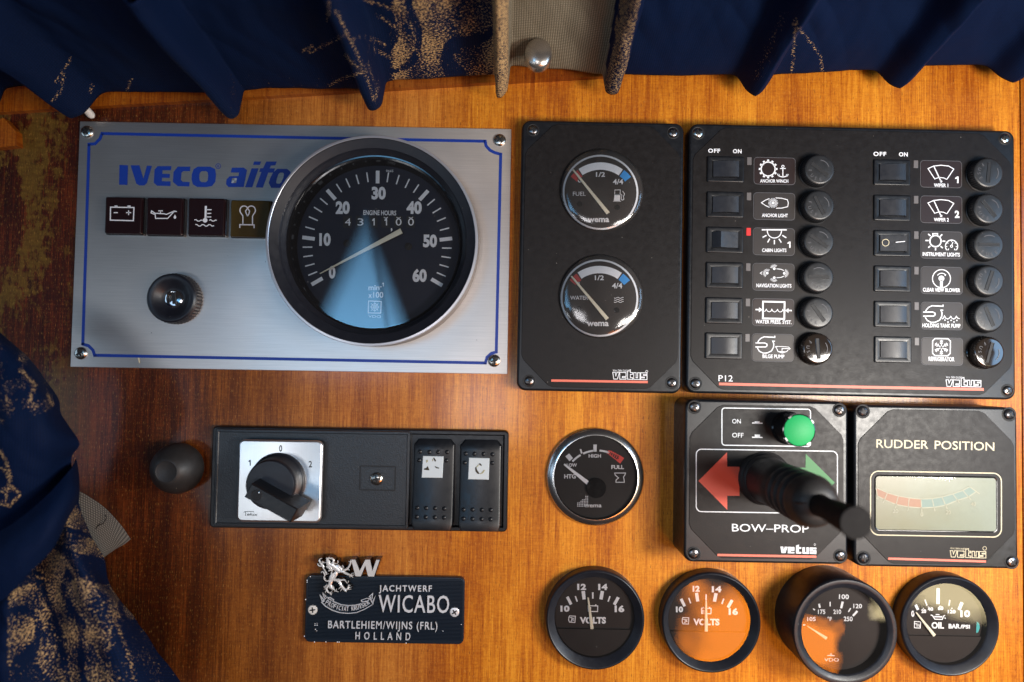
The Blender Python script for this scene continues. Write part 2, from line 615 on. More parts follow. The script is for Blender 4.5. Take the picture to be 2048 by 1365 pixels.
M = {}
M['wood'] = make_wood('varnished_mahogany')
M['wood_trim'] = make_wood('varnished_trim', False, 0.55)
M['alu'] = make_brushed('brushed_aluminium', (0.66, 0.61, 0.57), 0.38, 1.0, 55, 0.20, 0.5)
M['alu_bright'] = make_brushed('bright_brushed_steel', (0.88, 0.88, 0.88), 0.30, 50, 1.0, 0.06, 0.6)
M['black_face'] = flat('black_anodised_face', (0.0095, 0.008, 0.008), 0.46, 0, 0.22, 0, 0, 0.25, 50, 0.55)
M['black_case'] = flat('satin_black_plastic', (0.007, 0.008, 0.0105), 0.36, 0, 0.42, 0, 0, 0.10, 40, 0.25)
M['black_grain'] = flat('grained_black_plastic', (0.013, 0.016, 0.020), 0.40, 0, 0.6, 0, 0, 0.8, 40, 0.25)
M['black_bezel'] = flat('black_painted_bezel', (0.009, 0.010, 0.015), 0.40, 0, 0.45, 0, 0, 0.12, 45, 0.35)
M['black_gloss'] = flat('glossy_black_plastic', (0.008, 0.008, 0.009), 0.12, 0, 0.6, 0, 0, 0, 1, 0.1)
M['rubber'] = flat('black_rubber', (0.020, 0.018, 0.0175), 0.50, 0, 0.45, 0, 0, 0.25, 22, 0.7)
M['dial'] = flat('dial_black', (0.012, 0.010, 0.010), 0.6, 0, 0.3)
M['dial_blue'] = flat('dial_dark_navy', (0.008, 0.012, 0.028), 0.6, 0, 0.3)
M['dial_brown'] = flat('dial_brown_black', (0.016, 0.011, 0.010), 0.6, 0, 0.3)
M['white'] = flat('white_print', (0.84, 0.86, 0.90), 0.55)
M['grey_print'] = flat('grey_print', (0.70, 0.72, 0.76), 0.55)
M['dim_print'] = flat('faint_print', (0.10, 0.10, 0.11), 0.6)
M['cream'] = flat('cream_print', (0.62, 0.55, 0.38), 0.55)
M['needle'] = flat('cream_needle', (0.80, 0.76, 0.60), 0.45)
M['red_needle'] = flat('pink_needle', (0.85, 0.55, 0.42), 0.45)
M['blue_print'] = flat('blue_print', (0.003, 0.030, 0.26), 0.45)
M['blue_mark'] = flat('light_blue_mark', (0.02, 0.28, 0.72), 0.5)
M['red_mark'] = flat('red_mark', (0.45, 0.02, 0.02), 0.5)
M['red_bright'] = flat('bright_red_mark', (0.70, 0.035, 0.02), 0.5)
M['stripe'] = flat('coral_stripe', (0.74, 0.16, 0.10), 0.5)
M['arrow_red'] = flat('red_arrow', (0.82, 0.10, 0.055), 0.5)
M['arrow_green'] = flat('green_arrow', (0.008, 0.17, 0.03), 0.5)
M['green'] = flat('green_button', (0.002, 0.34, 0.09), 0.5, 0, 0.3)
M['led_off'] = flat('unlit_indicator', (0.13, 0.12, 0.12), 0.4)
M['led_on'] = flat('lit_red_indicator', (0.62, 0.03, 0.03), 0.4, emit=0.15)
M['chrome'] = flat('chrome', (0.78, 0.78, 0.80), 0.07, 1.0)
M['chrome_ring'] = flat('hazy_chrome_ring', (0.86, 0.84, 0.82), 0.24, 1.0)
M['rubber_stick'] = flat('matt_rubber_stick', (0.012, 0.011, 0.011), 0.75, 0, 0.15, 0, 0, 0.2, 22, 0.3)
M['screw'] = flat('steel_screw', (0.55, 0.52, 0.47), 0.24, 1.0, grain=0.2, grain_scale=20)
M['screw_dark'] = flat('dark_steel_screw', (0.20, 0.19, 0.19), 0.28, 1.0, grain=0.2, grain_scale=20)
M['screw_black'] = flat('blackened_screw', (0.03, 0.03, 0.035), 0.25, 0.6)
M['recess'] = flat('dark_recess', (0.006, 0.006, 0.007), 0.6)
M['side_grey'] = flat('grey_metal_side', (0.14, 0.12, 0.11), 0.45, 0.5)
M['rim_metal'] = flat('anodised_rim', (0.62, 0.64, 0.70), 0.30, 0.7)
M['light_red'] = flat('dark_red_lens', (0.012, 0.004, 0.005), 0.25, 0, 0.5)
M['light_amber'] = flat('dark_amber_lens', (0.055, 0.036, 0.008), 0.22, 0, 0.5)
M['sticker'] = flat('dark_brown_sticker', (0.020, 0.011, 0.011), 0.40, 0, 0.4)
M['sticker_grey'] = flat('charcoal_sticker', (0.030, 0.025, 0.024), 0.45, 0, 0.4)
M['window'] = flat('milky_window', (0.55, 0.60, 0.62), 0.35)
M['wear'] = flat('brown_residue', (0.03, 0.02, 0.005), 0.6)
M['wear_yellow'] = flat('yellowed_residue', (0.36, 0.33, 0.18), 0.6)
M['badge'] = flat('black_ribbed_badge', (0.006, 0.012, 0.022), 0.30, 0.0, 0.6)
M['badge_metal'] = flat('polished_badge_metal', (0.86, 0.84, 0.82), 0.26, 0.45, grain=0.5, grain_scale=9)
M['badge_grey'] = flat('badge_letter_metal', (0.74, 0.76, 0.80), 0.34, 0.35)
M['white_plastic'] = flat('white_plastic', (0.68, 0.66, 0.62), 0.35)
M['lcd_red'] = flat('pale_red_scale', (0.34, 0.19, 0.12), 0.5)
M['lcd_teal'] = flat('pale_teal_scale', (0.19, 0.27, 0.245), 0.5)
M['lcd_line'] = flat('white_scale_line', (0.40, 0.40, 0.31), 0.5)
M['smoky'] = flat('smoky_gloss_cap', (0.020, 0.015, 0.012), 0.10, 0, 0.6, 0.5)
M['fuse'] = flat('matt_fuse_cap', (0.018, 0.019, 0.021), 0.38, 0, 0.5, 0, 0, 0.2, 30, 0.25)
M['rocker'] = flat('rocker_plastic', (0.012, 0.014, 0.020), 0.40, 0, 0.6, 0, 0, 0.15, 60, 0.12)
M['glass'] = make_glass('clear_glass')
M['glass_dusty'] = make_glass('dusty_glass', 0.03, 0.04)
M['glass_side'] = make_glass('lens_edge', 0.10, 0.02, 0.6)
M['fabric'] = make_fabric('navy_gold_curtain_cloth')
M['pearl'] = flat('dull_silver_button', (0.46, 0.42, 0.38), 0.26, 0.9, 0.5)


def make_display():
    m = NT('pale_green_display')
    n = m.noise(m.coord(0.9, 0.9), 1.0, 4.0, 0.6)
    x = m.n('SeparateXYZ', Vector=m.coord(1, 1, 1)).outputs[0]
    f = m.math('ADD', m.math('MULTIPLY', x, 0.35), n, True)
    c = m.ramp(f, [(0.1, (0.19, 0.185, 0.10)), (0.5, (0.20, 0.225, 0.16)), (0.9, (0.23, 0.27, 0.225))])
    sc_ = m.noise(m.n('Mapping', i0=m.coord(1, 1, 1), Rotation=(0, 0, 0.9), Scale=(2, 26, 1)).outputs[0], 1.0, 2.0, 0.6)
    c = m.mix(m.math('MULTIPLY', m.ramp(sc_, [(0.72, 0.0), (0.78, 1.0)]), 0.25), c, (0.25, 0.27, 0.2))
    m.put(m.b.inputs['Base Color'], c)
    m.set(Roughness=0.3)
    return m.m


M['display'] = make_display()

# ------------------------------------------------------------------ the setting: varnished wooden dashboard
class World0:
    o0 = Vector((0, 0))
    ang = 0


G = Thing.__new__(Thing)
G.o0, G.ang, G.ob = Vector((0, 0)), 0, None


def upright(o):
    """stand a mesh built in panel coordinates on the wall of the scene"""
    o.rotation_euler = (PI / 2, 0, 0)
    return o


mb = MB()
xl, xr, yb, yt = -1500, U(2043, 600).x, -1000, 1000
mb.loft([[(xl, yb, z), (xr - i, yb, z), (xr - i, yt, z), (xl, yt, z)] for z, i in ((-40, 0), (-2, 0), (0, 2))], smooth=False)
upright(mb.build('wall', M['wood'], None, 'varnished orange brown mahogany dashboard, left darker by stain and painted shade', 'structure'))
mb = MB()
mb.loft([[(xr + 6, yb, z), (xr + 700, yb, z), (xr + 700, yt, z), (xr + 6, yt, z)] for z in (-40, -6)], smooth=False)
upright(mb.build('wall_return', M['wood_trim'], None, 'dark wooden board beyond the right end of the dashboard', 'structure'))
mb = MB()
P = [U(-400, 249, 16), U(190, 212, 16), U(600, 188, 16), U(990, 164, 16), U(1240, 150, 16), U(1240, 40, 16), U(-400, 40, 16)]
mb.prism([(p.x, p.y) for p in P], 0, 14)
P2 = [p.copy() for p in P]
mb2 = MB()
a = [(p.x, p.y, 0.5) for p in P[:5]]
upright(mb.build('trim_board', M['wood_trim'], None, 'thin red brown trim board showing below the curtain hem', 'structure'))
mb = MB()
P = [U(-60, 246, 20), U(6, 236, 20), U(30, 262, 20), U(32, 291, 20), U(-60, 300, 20)]
mb.prism([(p.x, p.y) for p in P], 0, 18)
upright(mb.build('corner_moulding', M['wood_trim'], None, 'small scuffed wooden corner block at the left edge', 'structure'))


def screw(T, px, r, h, mat='screw', rot=20, rise=None, parent=None, rec=True, recm='recess'):
    c = T.pt(px[0], px[1], h)
    r = T.size(r, h)
    rise = rise or r * 0.45
    mb = MB()
    prof = [(r, h - .5), (r, h + rise * .25)] + [(r * math.cos(R(a)), h + rise * (.25 + .75 * math.sin(R(a)))) for a in (20, 40, 60, 78)]
    mb.lathe(c, prof, 28, cap1=True)
    s = mb.build('screw', M[mat], parent if parent is not None else T)
    if rec:
        mb = MB()
        z = h + rise + .12
        L, W = r * .62, r * .15
        pts = []
        for k in range(4):
            for x, y in ((W, W), (W * .75, L * .9), (0, L), (-W * .75, L * .9)):
                pts.append(rot2(c, x, y, rot + 90 * k))
        mb.prism(pts, h + rise * .6, z)
        mb.disc(c, r * .24, z + .1, 10)
        mb.build('cross_recess', M[recm], s)
    return s


def vetus(ink, x0, y0, x1, y1, slope=0.0, outline=False, lw=1.0):
    L = {'v': [(0, 0), (.36, 0), (.44, .55), (.60, 0), (.96, 0), (.66, 1), (.14, 1)],
         'e': [(0, 0), (.9, 0), (.9, .6), (.38, .6), (.38, .78), (.9, .78), (.9, 1), (0, 1)],
         't': [(.12, -.22), (.52, -.42), (.52, 0), (.84, 0), (.84, .25), (.52, .25), (.52, .75), (.84, .75), (.84, 1), (.12, 1)],
         'u': [(0, 0), (.34, 0), (.34, .75), (.56, .75), (.56, 0), (.9, 0), (.9, 1), (0, 1)],
         's': [(0, 0), (.9, 0), (.9, .25), (.38, .25), (.38, .38), (.9, .38), (.9, 1), (0, 1), (0, .75), (.52, .75), (.52, .62), (0, .62)]}
    cw = (x1 - x0) / 4.9
    for i, ch in enumerate('vetus'):
        pts = []
        for x, y in L[ch]:
            px = x0 + cw * (i + x)
            pts.append((px - (y - .5) * .0, y0 + (y1 - y0) * y + (px - x0) * slope))
        if outline:
            ink.line(pts, lw, True)
        else:
            ink.poly(pts)
    return ink


def quad_thing(name, label, cat, TL, TR, BR, BL, h, group=None):
    q = [U(p[0], p[1], h) for p in (TL, TR, BR, BL)]
    c = (q[0] + q[1] + q[2] + q[3]) / 4
    w = ((q[1] - q[0]).length + (q[2] - q[3]).length) / 2
    hh = ((q[3] - q[0]).length + (q[2] - q[1]).length) / 2
    e = ((q[1] - q[0]) + (q[2] - q[3]))
    f = ((q[0] - q[3]) + (q[1] - q[2]))
    ang = (math.atan2(e.y, e.x) * w + math.atan2(-f.x, f.y) * hh) / (w + hh)
    T = Thing(name, label, cat, (1024, 682), 0, math.degrees(ang), group)
    T.o0 = c
    T.ob.location = W3(c.x, c.y, 0)
    return T, w, hh


def octagon(w, h, cut, z, r=6):
    pts = []
    a, b = w / 2, h / 2
    for (x, y), (dx, dy) in (((a, b), (-1, -1)), ((-a, b), (1, -1)), ((-a, -b), (1, 1)), ((a, -b), (-1, 1))):
        p1, p2 = (x, y + dy * cut), (x + dx * cut, y)
        if dx == dy:
            pass
        q = [p1, p2] if (x > 0) == (y > 0) else [p2, p1]
        for k, p in enumerate(q):
            # soften each octagon corner with two points
            o = q[1 - k]
            dl = Vector((o[0] - p[0], o[1] - p[1])).normalized() * r
            dm = Vector((0, dy * r)) if abs(p[0] - x) < 1e-6 else Vector((dx * r, 0))
            A, B = (p[0] + dm.x, p[1] + dm.y, z), (p[0] + dl.x, p[1] + dl.y, z)
            pts += [A, B] if k == 0 else [B, A]
    return pts


# ================================================================== silver engine plate
HS = 5
T, w, h = quad_thing('instrument_plate', 'brushed silver engine plate with blue border line and blue lettering, top left of the dashboard', 'instrument plate',
                     (159, 242), (1023, 259), (1015, 749), (141, 734.5), HS)
SP = T
MB().rr((0, 0), w, h, 1.5, [(0, 0), (0, HS - .8), (.8, HS)], 2).build('plate', M['alu'], T)
hi = HS + .25
ink = Ink(T, hi)
ink.line([(203, 267.5), (970, 283.0)], 6)
ink.line([(970, 280.2)] + [(970 + 33 * math.sin(R(a)) * .95, 281 + 29 * (1 - math.cos(R(a)))) for a in range(0, 91, 15)][0:0] + [(972, 292), (980, 301), (990, 306), (1002, 309)], 6)
ink.line([(1001.5, 306), (992.5, 705)], 6)
ink.line([(995, 704), (983, 707), (974, 715), (970, 729)], 6)
ink.line([(972, 726.5), (189, 711)], 6)
ink.line([(190, 714), (186, 701), (177, 692), (163, 688)], 6)
ink.line([(165.5, 690), (178, 289)], 6)
ink.line([(175, 289), (190, 288), (200, 278), (205, 265)], 6)
ink.build('border_line', M['blue_print'])
z = Z(120, 220, 4.096)
ink = Ink(T, hi, z)
ink.poly([(487, 452), (557, 455), (552, 616), (484, 614)])
ink.poly([(578, 455), (650, 455), (690, 575), (705, 560), (700, 560), (712, 458), (712, 458)][:2] + [(683, 565), (712, 458), (752, 460), (712, 600), (690, 620), (650, 620), (625, 605)])
ink.poly([(775, 490), (800, 462), (912, 462), (908, 496), (840, 496), (838, 525), (900, 526), (898, 558), (836, 557), (834, 585), (906, 587), (904, 625), (795, 622), (768, 598)])
ink.poly([(930, 510), (965, 466), (1068, 466), (1064, 503), (1010, 503), (995, 515), (990, 575), (1005, 590), (1062, 592), (1058, 628), (965, 626), (925, 590)])
for sgn in (1,):
    o = [(1080, 530), (1095, 485), (1130, 466), (1230, 466), (1270, 485), (1278, 530), (1272, 590), (1245, 625), (1200, 633), (1125, 633), (1088, 610), (1078, 570)]
    i_ = [(1142, 530), (1150, 510), (1165, 503), (1195, 503), (1210, 512), (1214, 540), (1210, 580), (1195, 593), (1160, 593), (1144, 580), (1141, 560), (1141, 545)]
    for a in range(12):
        b = (a + 1) % 12
        ink.poly([o[a], o[b], i_[b], i_[a]])
ink.ring((1296, 462), 20, 4)
ink.text('R', (1289, 474), (1304, 474), 22, 0.01)
# aifo, slanted heavy lowercase
ink.poly([(1408, 475), (1505, 474), (1532, 495), (1505, 633), (1380, 633), (1360, 610), (1365, 570), (1390, 545), (1462, 543), (1468, 515), (1398, 514)])
ink.poly([(1570, 480), (1627, 480), (1575, 635), (1516, 635)])
ink.poly([(1590, 424), (1648, 424), (1636, 452), (1582, 452)])
ink.poly([(1690, 424), (1776, 424), (1764, 455), (1728, 457), (1718, 480), (1762, 480), (1750, 515), (1706, 515), (1662, 638), (1603, 636), (1650, 510), (1632, 510), (1640, 480), (1664, 478)])
o = [(1745, 515), (1780, 484), (1860, 484), (1890, 510), (1880, 560), (1850, 620), (1810, 640), (1730, 640), (1710, 600), (1722, 560)]
i_ = [(1790, 525), (1805, 515), (1825, 515), (1835, 525), (1830, 555), (1812, 595), (1800, 605), (1775, 605), (1770, 590), (1778, 560)]
for a in range(10):
    b = (a + 1) % 10
    ink.poly([o[a], o[b], i_[b], i_[a]])
ink.build('lettering', M['blue_print'])
Ink(T, hi + .2, z).poly([(1410, 560), (1450, 560), (1442, 600), (1404, 600)]).build('letter_gap', M['alu'])
for px, rt in (((174.5, 264.5), 35), ((999.5, 281), 40), ((988.5, 722), 12), ((162, 707), 30)):
    screw(T, px, 12.5, HS, 'screw', rt)

# scratches and a fleck on the plate
ink = Ink(T, hi)
ink.line([(277, 716), (279.5, 727)], 2.5)
ink.build('paint_fleck', M['cream'])

# ------------------------------------------------------------------ warning lights
def warning_light(px0, py0, px1, py1, label, mat, draw):
    hf = 22
    c = ((px0 + px1) / 2, (py0 + py1) / 2)
    T = Thing('warning_light', label, 'warning light', c, hf, SP.ang * 57.3 if False else math.degrees(SP.ang), 'warning lights in a row on the silver plate')
    w, h = T.size(px1 - px0, hf), T.size(py1 - py0, hf)
    MB().rr((0, 0), w + 1.5, h + 1.5, 2, [(0, HS), (0, hf - 9), (1.2, hf - 8)], 3).build('housing', M['black_gloss'], T)
    MB().rr((0, 0), w - 1, h - 1, 3, [(0, hf - 8), (0, hf - 2.5), (.8, hf - .8), (2.5, hf)], 3).build('lens', M[mat], T)
    ink = Ink(T, hf + .2, Z(120, 220, 4.096))
    draw(ink)
    ink.build('symbol', M['grey_print'])
    return T


def dr_batt(k):
    k.line([(414, 798), (606, 801), (601, 909), (412, 904)], 9, True)
    k.poly([(446, 785), (472, 785), (472, 797), (446, 797)])
    k.poly([(552, 785), (578, 785), (578, 799), (552, 799)])
    k.line([(440, 843), (473, 843)], 8)
    k.line([(541, 843), (583, 843)], 8)
    k.line([(562, 824), (562, 863)], 8)


def dr_oil(k):
    k.line([(781, 848), (852, 852), (872, 857), (935, 830), (957, 835)], 8)
    k.line([(935, 833), (882, 890), (783, 890), (779, 848), (750, 828), (746, 845), (778, 858)], 8)
    k.line([(805, 828), (842, 828)], 8)
    k.line([(823, 828), (823, 848)], 8)
    k.poly([(942, 858), (953, 880), (948, 892), (936, 892), (930, 880)])


def dr_temp(k):
    k.line([(1195, 788), (1192, 890)], 17)
    k.disc((1189, 905), 19)
    for y, x in ((819, 1242), (849, 1239), (878, 1239)):
        k.line([(1195, y), (x, y)], 8)
    k.line([(1100, 902), (1115, 900), (1128, 912), (1142, 912), (1155, 904), (1168, 906)], 7)
    k.line([(1222, 906), (1235, 900), (1248, 912), (1262, 912), (1272, 904), (1284, 906)], 7)
    k.line([(1108, 940), (1122, 940), (1136, 952), (1150, 953), (1163, 941), (1178, 941), (1191, 953), (1205, 953), (1218, 941), (1232, 941), (1245, 953), (1262, 950)], 7)


def dr_glow(k):
    k.line([(1498, 940), (1498, 870)] + [(1508 + 34 * math.sin(R(a)), 824 - 36 * math.cos(R(a))) for a in range(-140, 50, 20)] + [(1553, 830), (1548, 850), (1537, 872)], 9)
    k.line([(1577, 940), (1577, 872)] + [(1567 - 34 * math.sin(R(a)), 824 - 36 * math.cos(R(a))) for a in range(-140, 50, 20)] + [(1520, 830), (1526, 850), (1537, 872)], 9)
    k.line([(1473, 968), (1473, 941), (1590, 943), (1590, 970)], 9)


warning_light(209, 393.5, 283.6, 468.5, 'dark red warning light with a battery symbol, leftmost of the four', 'light_red', dr_batt)
warning_light(292, 394.8, 364.5, 471, 'dark red warning light with an oil can symbol, second in the row', 'light_red', dr_oil)
warning_light(375, 396, 449.5, 472, 'dark red warning light with a thermometer over waves, third in the row', 'light_red', dr_temp)
warning_light(459.5, 400, 540, 475, 'amber brown warning light with a glow coil symbol, partly behind the tachometer rim', 'light_amber', dr_glow)

# ------------------------------------------------------------------ ignition switch
T = Thing('ignition_switch', 'round black ignition switch with metal key barrel below the warning lights', 'ignition switch', (341, 596.4), 34)
mb = MB()
n = 96
def knurl(r, z, a=0.7):
    return [((r + (a if i % 2 else -a)) * math.cos(2 * PI * i / n), (r + (a if i % 2 else -a)) * math.sin(2 * PI * i / n), z) for i in range(n)]
mb.loft([knurl(49.5, HS), knurl(49.5, 22), knurl(48.5, 26, .3)], cap1=False, smooth=False)
mb.lathe((0, 0), [(48.5, 26), (48, 31), (45, 34), (41, 34.5), (34, 31), (25, 24), (19, 20), (17, 20)], 64)
mb.build('collar', M['black_bezel'], T)
mb = MB()
mb.lathe((0, 0), [(17, 14), (17, 21.5), (14.5, 22.3), (14, 17)], 40)
mb.lathe((0, 0), [(14, 19), (6, 20)], 32, cap1=True)
b = mb.build('key_barrel', M['chrome'], T)
MB().box((0, 0), 6.5, 21, 19.5, 22, 8).build('keyhole', M['recess'], b)
MB().box((-6, 2), 6, 9, 19.5, 21.6, 8, 1.5).build('key_shutter', M['screw'], b)

# ================================================================== tachometer
T = Thing('tachometer', 'large round tachometer with engine hours counter mounted in the silver plate', 'tachometer', (743.6, 480.7), 75)
rf = T.size(213.5, 75)
MB().lathe((0, 0), [(rf - 1, HS), (rf - 1, 70)], 128).build('housing', M['side_grey'], T)
mb = MB()
mb.lathe((0, 0), [(rf - 1, 66), (rf, 70), (rf, 74), (rf - 1, 75.2), (rf - 4.6, 75.8), (rf - 5.4, 75)], 128)
mb.build('rim', M['rim_metal'], T)
mb = MB()
ri = T.size(176.5, 47)
mb.lathe((0, 0), [(rf - 5.2, 75), (rf - 6.2, 73), (rf - 22, 66), (ri + 6, 58), (ri + 2, 55), (ri, 50)], 128)
mb.build('bezel', M['black_bezel'], T)
mb = MB()
mb.lathe((0, 0), [(ri, 50), (ri - 2.5, 49.5), (ri - 3, 47), (ri - 6, 46), (ri - 6, 38)], 128)
mb.lathe((0, 0), [(ri - 6, 38), (ri - 10, 14), (ri - 12, 12)], 128)
mb.build('inner_ring', M['black_gloss'], T)
MB().lathe((0, 0), [(ri - 4, 46.6), (ri - 8, 46.8), (0.5, 46.9)], 96).build('glass', M['glass'], T)
hd = 14
MB().disc((0, 0), ri - 4, hd, 96).build('dial', M['dial_blue'], T)
ink = Ink(T, hd + .3)
cx, cy = 754.3, 494.3
maj = [-120, -83.2, -42, 0, 42, 83.2, 120]
rx, ry = 138.5, 140
def tp(a, r):
    return (cx + r * math.sin(R(a + .4)) * .99, cy - r * math.cos(R(a + .4)))
for i, a in enumerate(maj):
    ink.line([tp(a, 127), tp(a, 152.5)], 7.5)
    if i < 6:
        for k in range(1, 5):
            b = a + (maj[i + 1] - a) * k / 5
            ink.line([tp(b, 131), tp(b, 150.5)], 2.6)
z1 = Z(520, 240, 3.935)
for s, a, b, cp in (('0', (541, 1243), (593, 1243), 86), ('10', (466, 986), (556, 986), 88), ('20', (595, 735), (706, 735), 88), ('30', (878, 621), (990, 621), 88), ('40', (1153, 735), (1273, 735), 88), ('50', (1283, 997), (1393, 997), 88), ('60', (1200, 1270), (1312, 1270), 88)):
    ink.text(s, z1(*a), z1(*b), cp / 3.935, 0.05)
ink.build('numerals', M['white'])
ink = Ink(T, hd + .3, z1)
ink.text('ENGINE HOURS', (813, 748), (1072, 752), 36, 0.02)
ink.build('lettering', M['white'])
ink = Ink(T, hd + .3, z1)
ink.text('min', (853, 1340), (940, 1340), 40, 0.02)
ink.line([(942, 1315), (958, 1315)], 6)
ink.one(974, 1312, 30, 6)
ink.text('x', (853, 1400), (880, 1400), 40, 0.02)
ink.text('100', (890, 1400), (970, 1400), 44, 0.02)
ink.build('unit_lettering', M['white'])
ink = Ink(T, hd + .3, z1)
ink.line([(855, 1426), (954, 1430), (950, 1522), (852, 1520)], 7, True)
c = (903, 1474)
ink.ring(c, 12, 5)
ink.ring(c, 26, 5)
for a in range(0, 360, 45):
    ink.line([(c[0], c[1]), (c[0] + 38 * math.sin(R(a)), c[1] - 38 * math.cos(R(a)))], 5)
ink.text('VDO', (852, 1556), (952, 1560), 20, 0.0)
ink.build('maker_logo', M['white'])
ink = Ink(T, hd + .3, z1)
ink.text('0665', (992, 410), (1048, 412), 18, 0.0)
ink.text(',', (1029, 866), (1042, 866), 62, 0.02)
ink.build('lettering', M['white'])
ink = Ink(T, hd + .35, z1)
xs = (690, 790, 893, 990, 1090, 1187)
for x in xs:
    ink.poly([(x - 35, 755), (x + 32, 757), (x + 32, 850), (x - 35, 848)])
cw = ink.build('counter_window', M['recess'])
ink = Ink(T, hd + .6, z1)
for x, s in zip(xs, '431100'):
    if s == '1':
        ink.one(x + 10, 832, 56, 9)
        continue
    ink.text(s, (x - (10 if s == '1' else 22), 832), (x + (16 if s == '1' else 24), 832), 56, 0.0)
for x in xs[3:]:
    ink.line([(x - 16, 766), (x - 8, 773), (x + 8, 773), (x + 16, 766)], 5)
ink.build('counter_digits', M['white'], cw)
for px in ((1168, 998), (685, 972)):
    p = T.pt(*z1(*px), hd)
    mb = MB()
    mb.lathe(p, [(7.3, hd), (7.3, hd + 1.5), (6, hd + 2), (1, hd + 2)], 20, cap1=True)
    s = mb.build('dial_screw', M['dial'], T)
    MB().box(p, 11, 2.0, hd + 1.6, hd + 2.2, 60).build('screw_slot', M['recess'], s)
# needle: raised tapered bar
hn = 26
a, b = T.pt(*z1(470, 1210), hn), T.pt(*z1(1112, 873), hn)
def needle(T, a, b, h, w0, w1, mat, name='needle', th=3):
    d = (b - a).normalized()
    nrm = Vector((-d.y, d.x))
    mb = MB()
    ring = lambda z, f: [(a.x + nrm.x * w0 * f, a.y + nrm.y * w0 * f, z), (a.x - nrm.x * w0 * f, a.y - nrm.y * w0 * f, z), (b.x - nrm.x * w1 * f, b.y - nrm.y * w1 * f, z), (b.x + nrm.x * w1 * f, b.y + nrm.y * w1 * f, z)]
    mb.loft([ring(h - th, 1), ring(h - .6, 1), ring(h, .55)], smooth=False)
    return mb.build(name, M[mat], T)
needle(T, a, b, hn, .8, 5.2, 'needle')


# ================================================================== vetus style cases
def case(T, w, h, H, r, plate_cut, inset=8, base_grow=0, flute=True):
    MB().rr((0, 0), w, h, r, [(-base_grow, 0), (-base_grow * .2, H - 14), (0, H - 6), (.8, H - 2.2), (2.6, H - .5), (4.5, H)], 8).build('case', M['black_case'], T)
    z = H + 1.0
    pts = [octagon(w - 2 * inset - 2 * i, h - 2 * inset - 2 * i, plate_cut - i * .4, zz) for i, zz in ((0, H - .5), (0, z - .4), (.6, z))]
    MB().loft(pts, smooth=False).build('face_plate', M['black_face'], T)
    return z


def corner_screws(T, pts, r, H, mats, dip=True):
    for i, p in enumerate(pts):
        c = T.pt(p[0], p[1], H)
        rr_ = T.size(r, H)
        mb = MB()
        mb.lathe(c, [(rr_ + 3.2, H + .35), (rr_ + 2.2, H + .7), (rr_ + 1, H + .3)], 32)
        mb.disc(c, rr_ + 1.6, H + .30, 32)
        s = screw(T, p, r, H + .3, mats[i % len(mats)], 20 + 37 * i)
        mb.build('countersink', M['recess'], s)


# ------------------------------------------------------------------ twin level gauge panel
HG = 30
T, w, h = quad_thing('level_gauge_panel', 'black panel with two round tank level gauges, right of the silver plate', 'gauge panel',
                     (1042.7, 239.5), (1368.5, 246.7), (1362.5, 789), (1034.5, 780.5), HG)
zf = case(T, w, h, HG, 18, 56, 8)
corner_screws(T, ((1066, 260.5), (1346, 266), (1058.5, 762.5), (1343.5, 766)), 9.5, HG, ['screw_dark', 'screw_dark', 'screw_dark', 'screw_dark'])


def level_gauge(T, c, r, ringc, ringr, zz, items):
    """clear domed lens on a black dial"""
    h0 = zf + .3
    cl = T.pt(c[0], c[1], h0 + 6)
    r = T.size(r, h0 + 6)
    mb = MB()
    mb.lathe(cl, [(r + 1, h0 - .3), (r + .8, h0 + .4)], 72)
    mb.disc(cl, r + .9, h0, 72)
    g = mb.build('gauge', M['dial_brown'], T)
    rc = T.pt(ringc[0], ringc[1], h0 + .4)
    rr_ = T.size(ringr, h0)
    MB().line([(rc.x + rr_ * math.cos(2 * PI * i / 90), rc.y + rr_ * math.sin(2 * PI * i / 90)) for i in range(90)], 3.6, h0 + .5, True).build('dial_ring', M['grey_print'], g)
    prof = [(r, h0)] + [(r * math.cos(R(a)), h0 + 13 * math.sin(R(a)) ** .75) for a in (5, 10, 15, 20, 25, 30, 35, 40, 45, 50, 55, 60, 65, 70, 75, 80, 85, 89)]
    MB().lathe(cl, prof, 72, cap1=True).build('lens', M['glass_side'], g)
    hp = h0 + .5
    for kind, mat, fn in items:
        k = Ink(T, hp, zz)
        fn(k)
        k.build(kind, M[mat], g)
    return g


zq = Z(1030, 230, 5.851)
def annular(c, r0, r1, a0, a1, n=20):
    return arc(c, r1, a0, a1, n) + arc(c, r0, a0, a1, n)[::-1]


def lg_common(cx, cy, s, k0):
    """arc pieces given in zoom pixels: returns the item list"""
    return [('scale_arc', 'white', lambda k: k.poly(annular((cx, cy), 370 * s, 455 * s, -35, 36)) if False else [k.poly(annular((cx, cy), 372 * s, 458 * s, -34 + 69 * i / 8, -34 + 69 * (i + 1) / 8, 4)) for i in range(8)]),
            ('full_mark', 'blue_mark', lambda k: k.poly(annular((cx, cy), 372 * s, 460 * s, 37, 51, 5))),
            ('empty_mark', 'red_mark', lambda k: k.poly(annular((cx, cy), 360 * s, 455 * s, -50, -36, 5)))]


def fuel_items(k):
    k.text('1/2', (948, 724), (1054, 724), 52, 0.02)
    k.text('4/4', (1146, 812), (1266, 812), 58, 0.02)
    k.text('0', (733, 790), (778, 790), 52, 0.02)
    k.text('FUEL', (678, 948), (828, 948), 48, 0.0)
    k.text('wema', (850, 1254), (1102, 1254), 66, 0.03)
    k.poly([(1165, 930), (1232, 930), (1228, 1012), (1155, 1012)])
    k.line([(1168, 880), (1232, 880), (1230, 935), (1166, 935)], 7, True)
    k.line([(1148, 1012), (1240, 1012)], 7)
    k.line([(1236, 925), (1250, 940), (1242, 985), (1255, 1000), (1273, 990), (1270, 955), (1282, 925), (1258, 893)], 7)


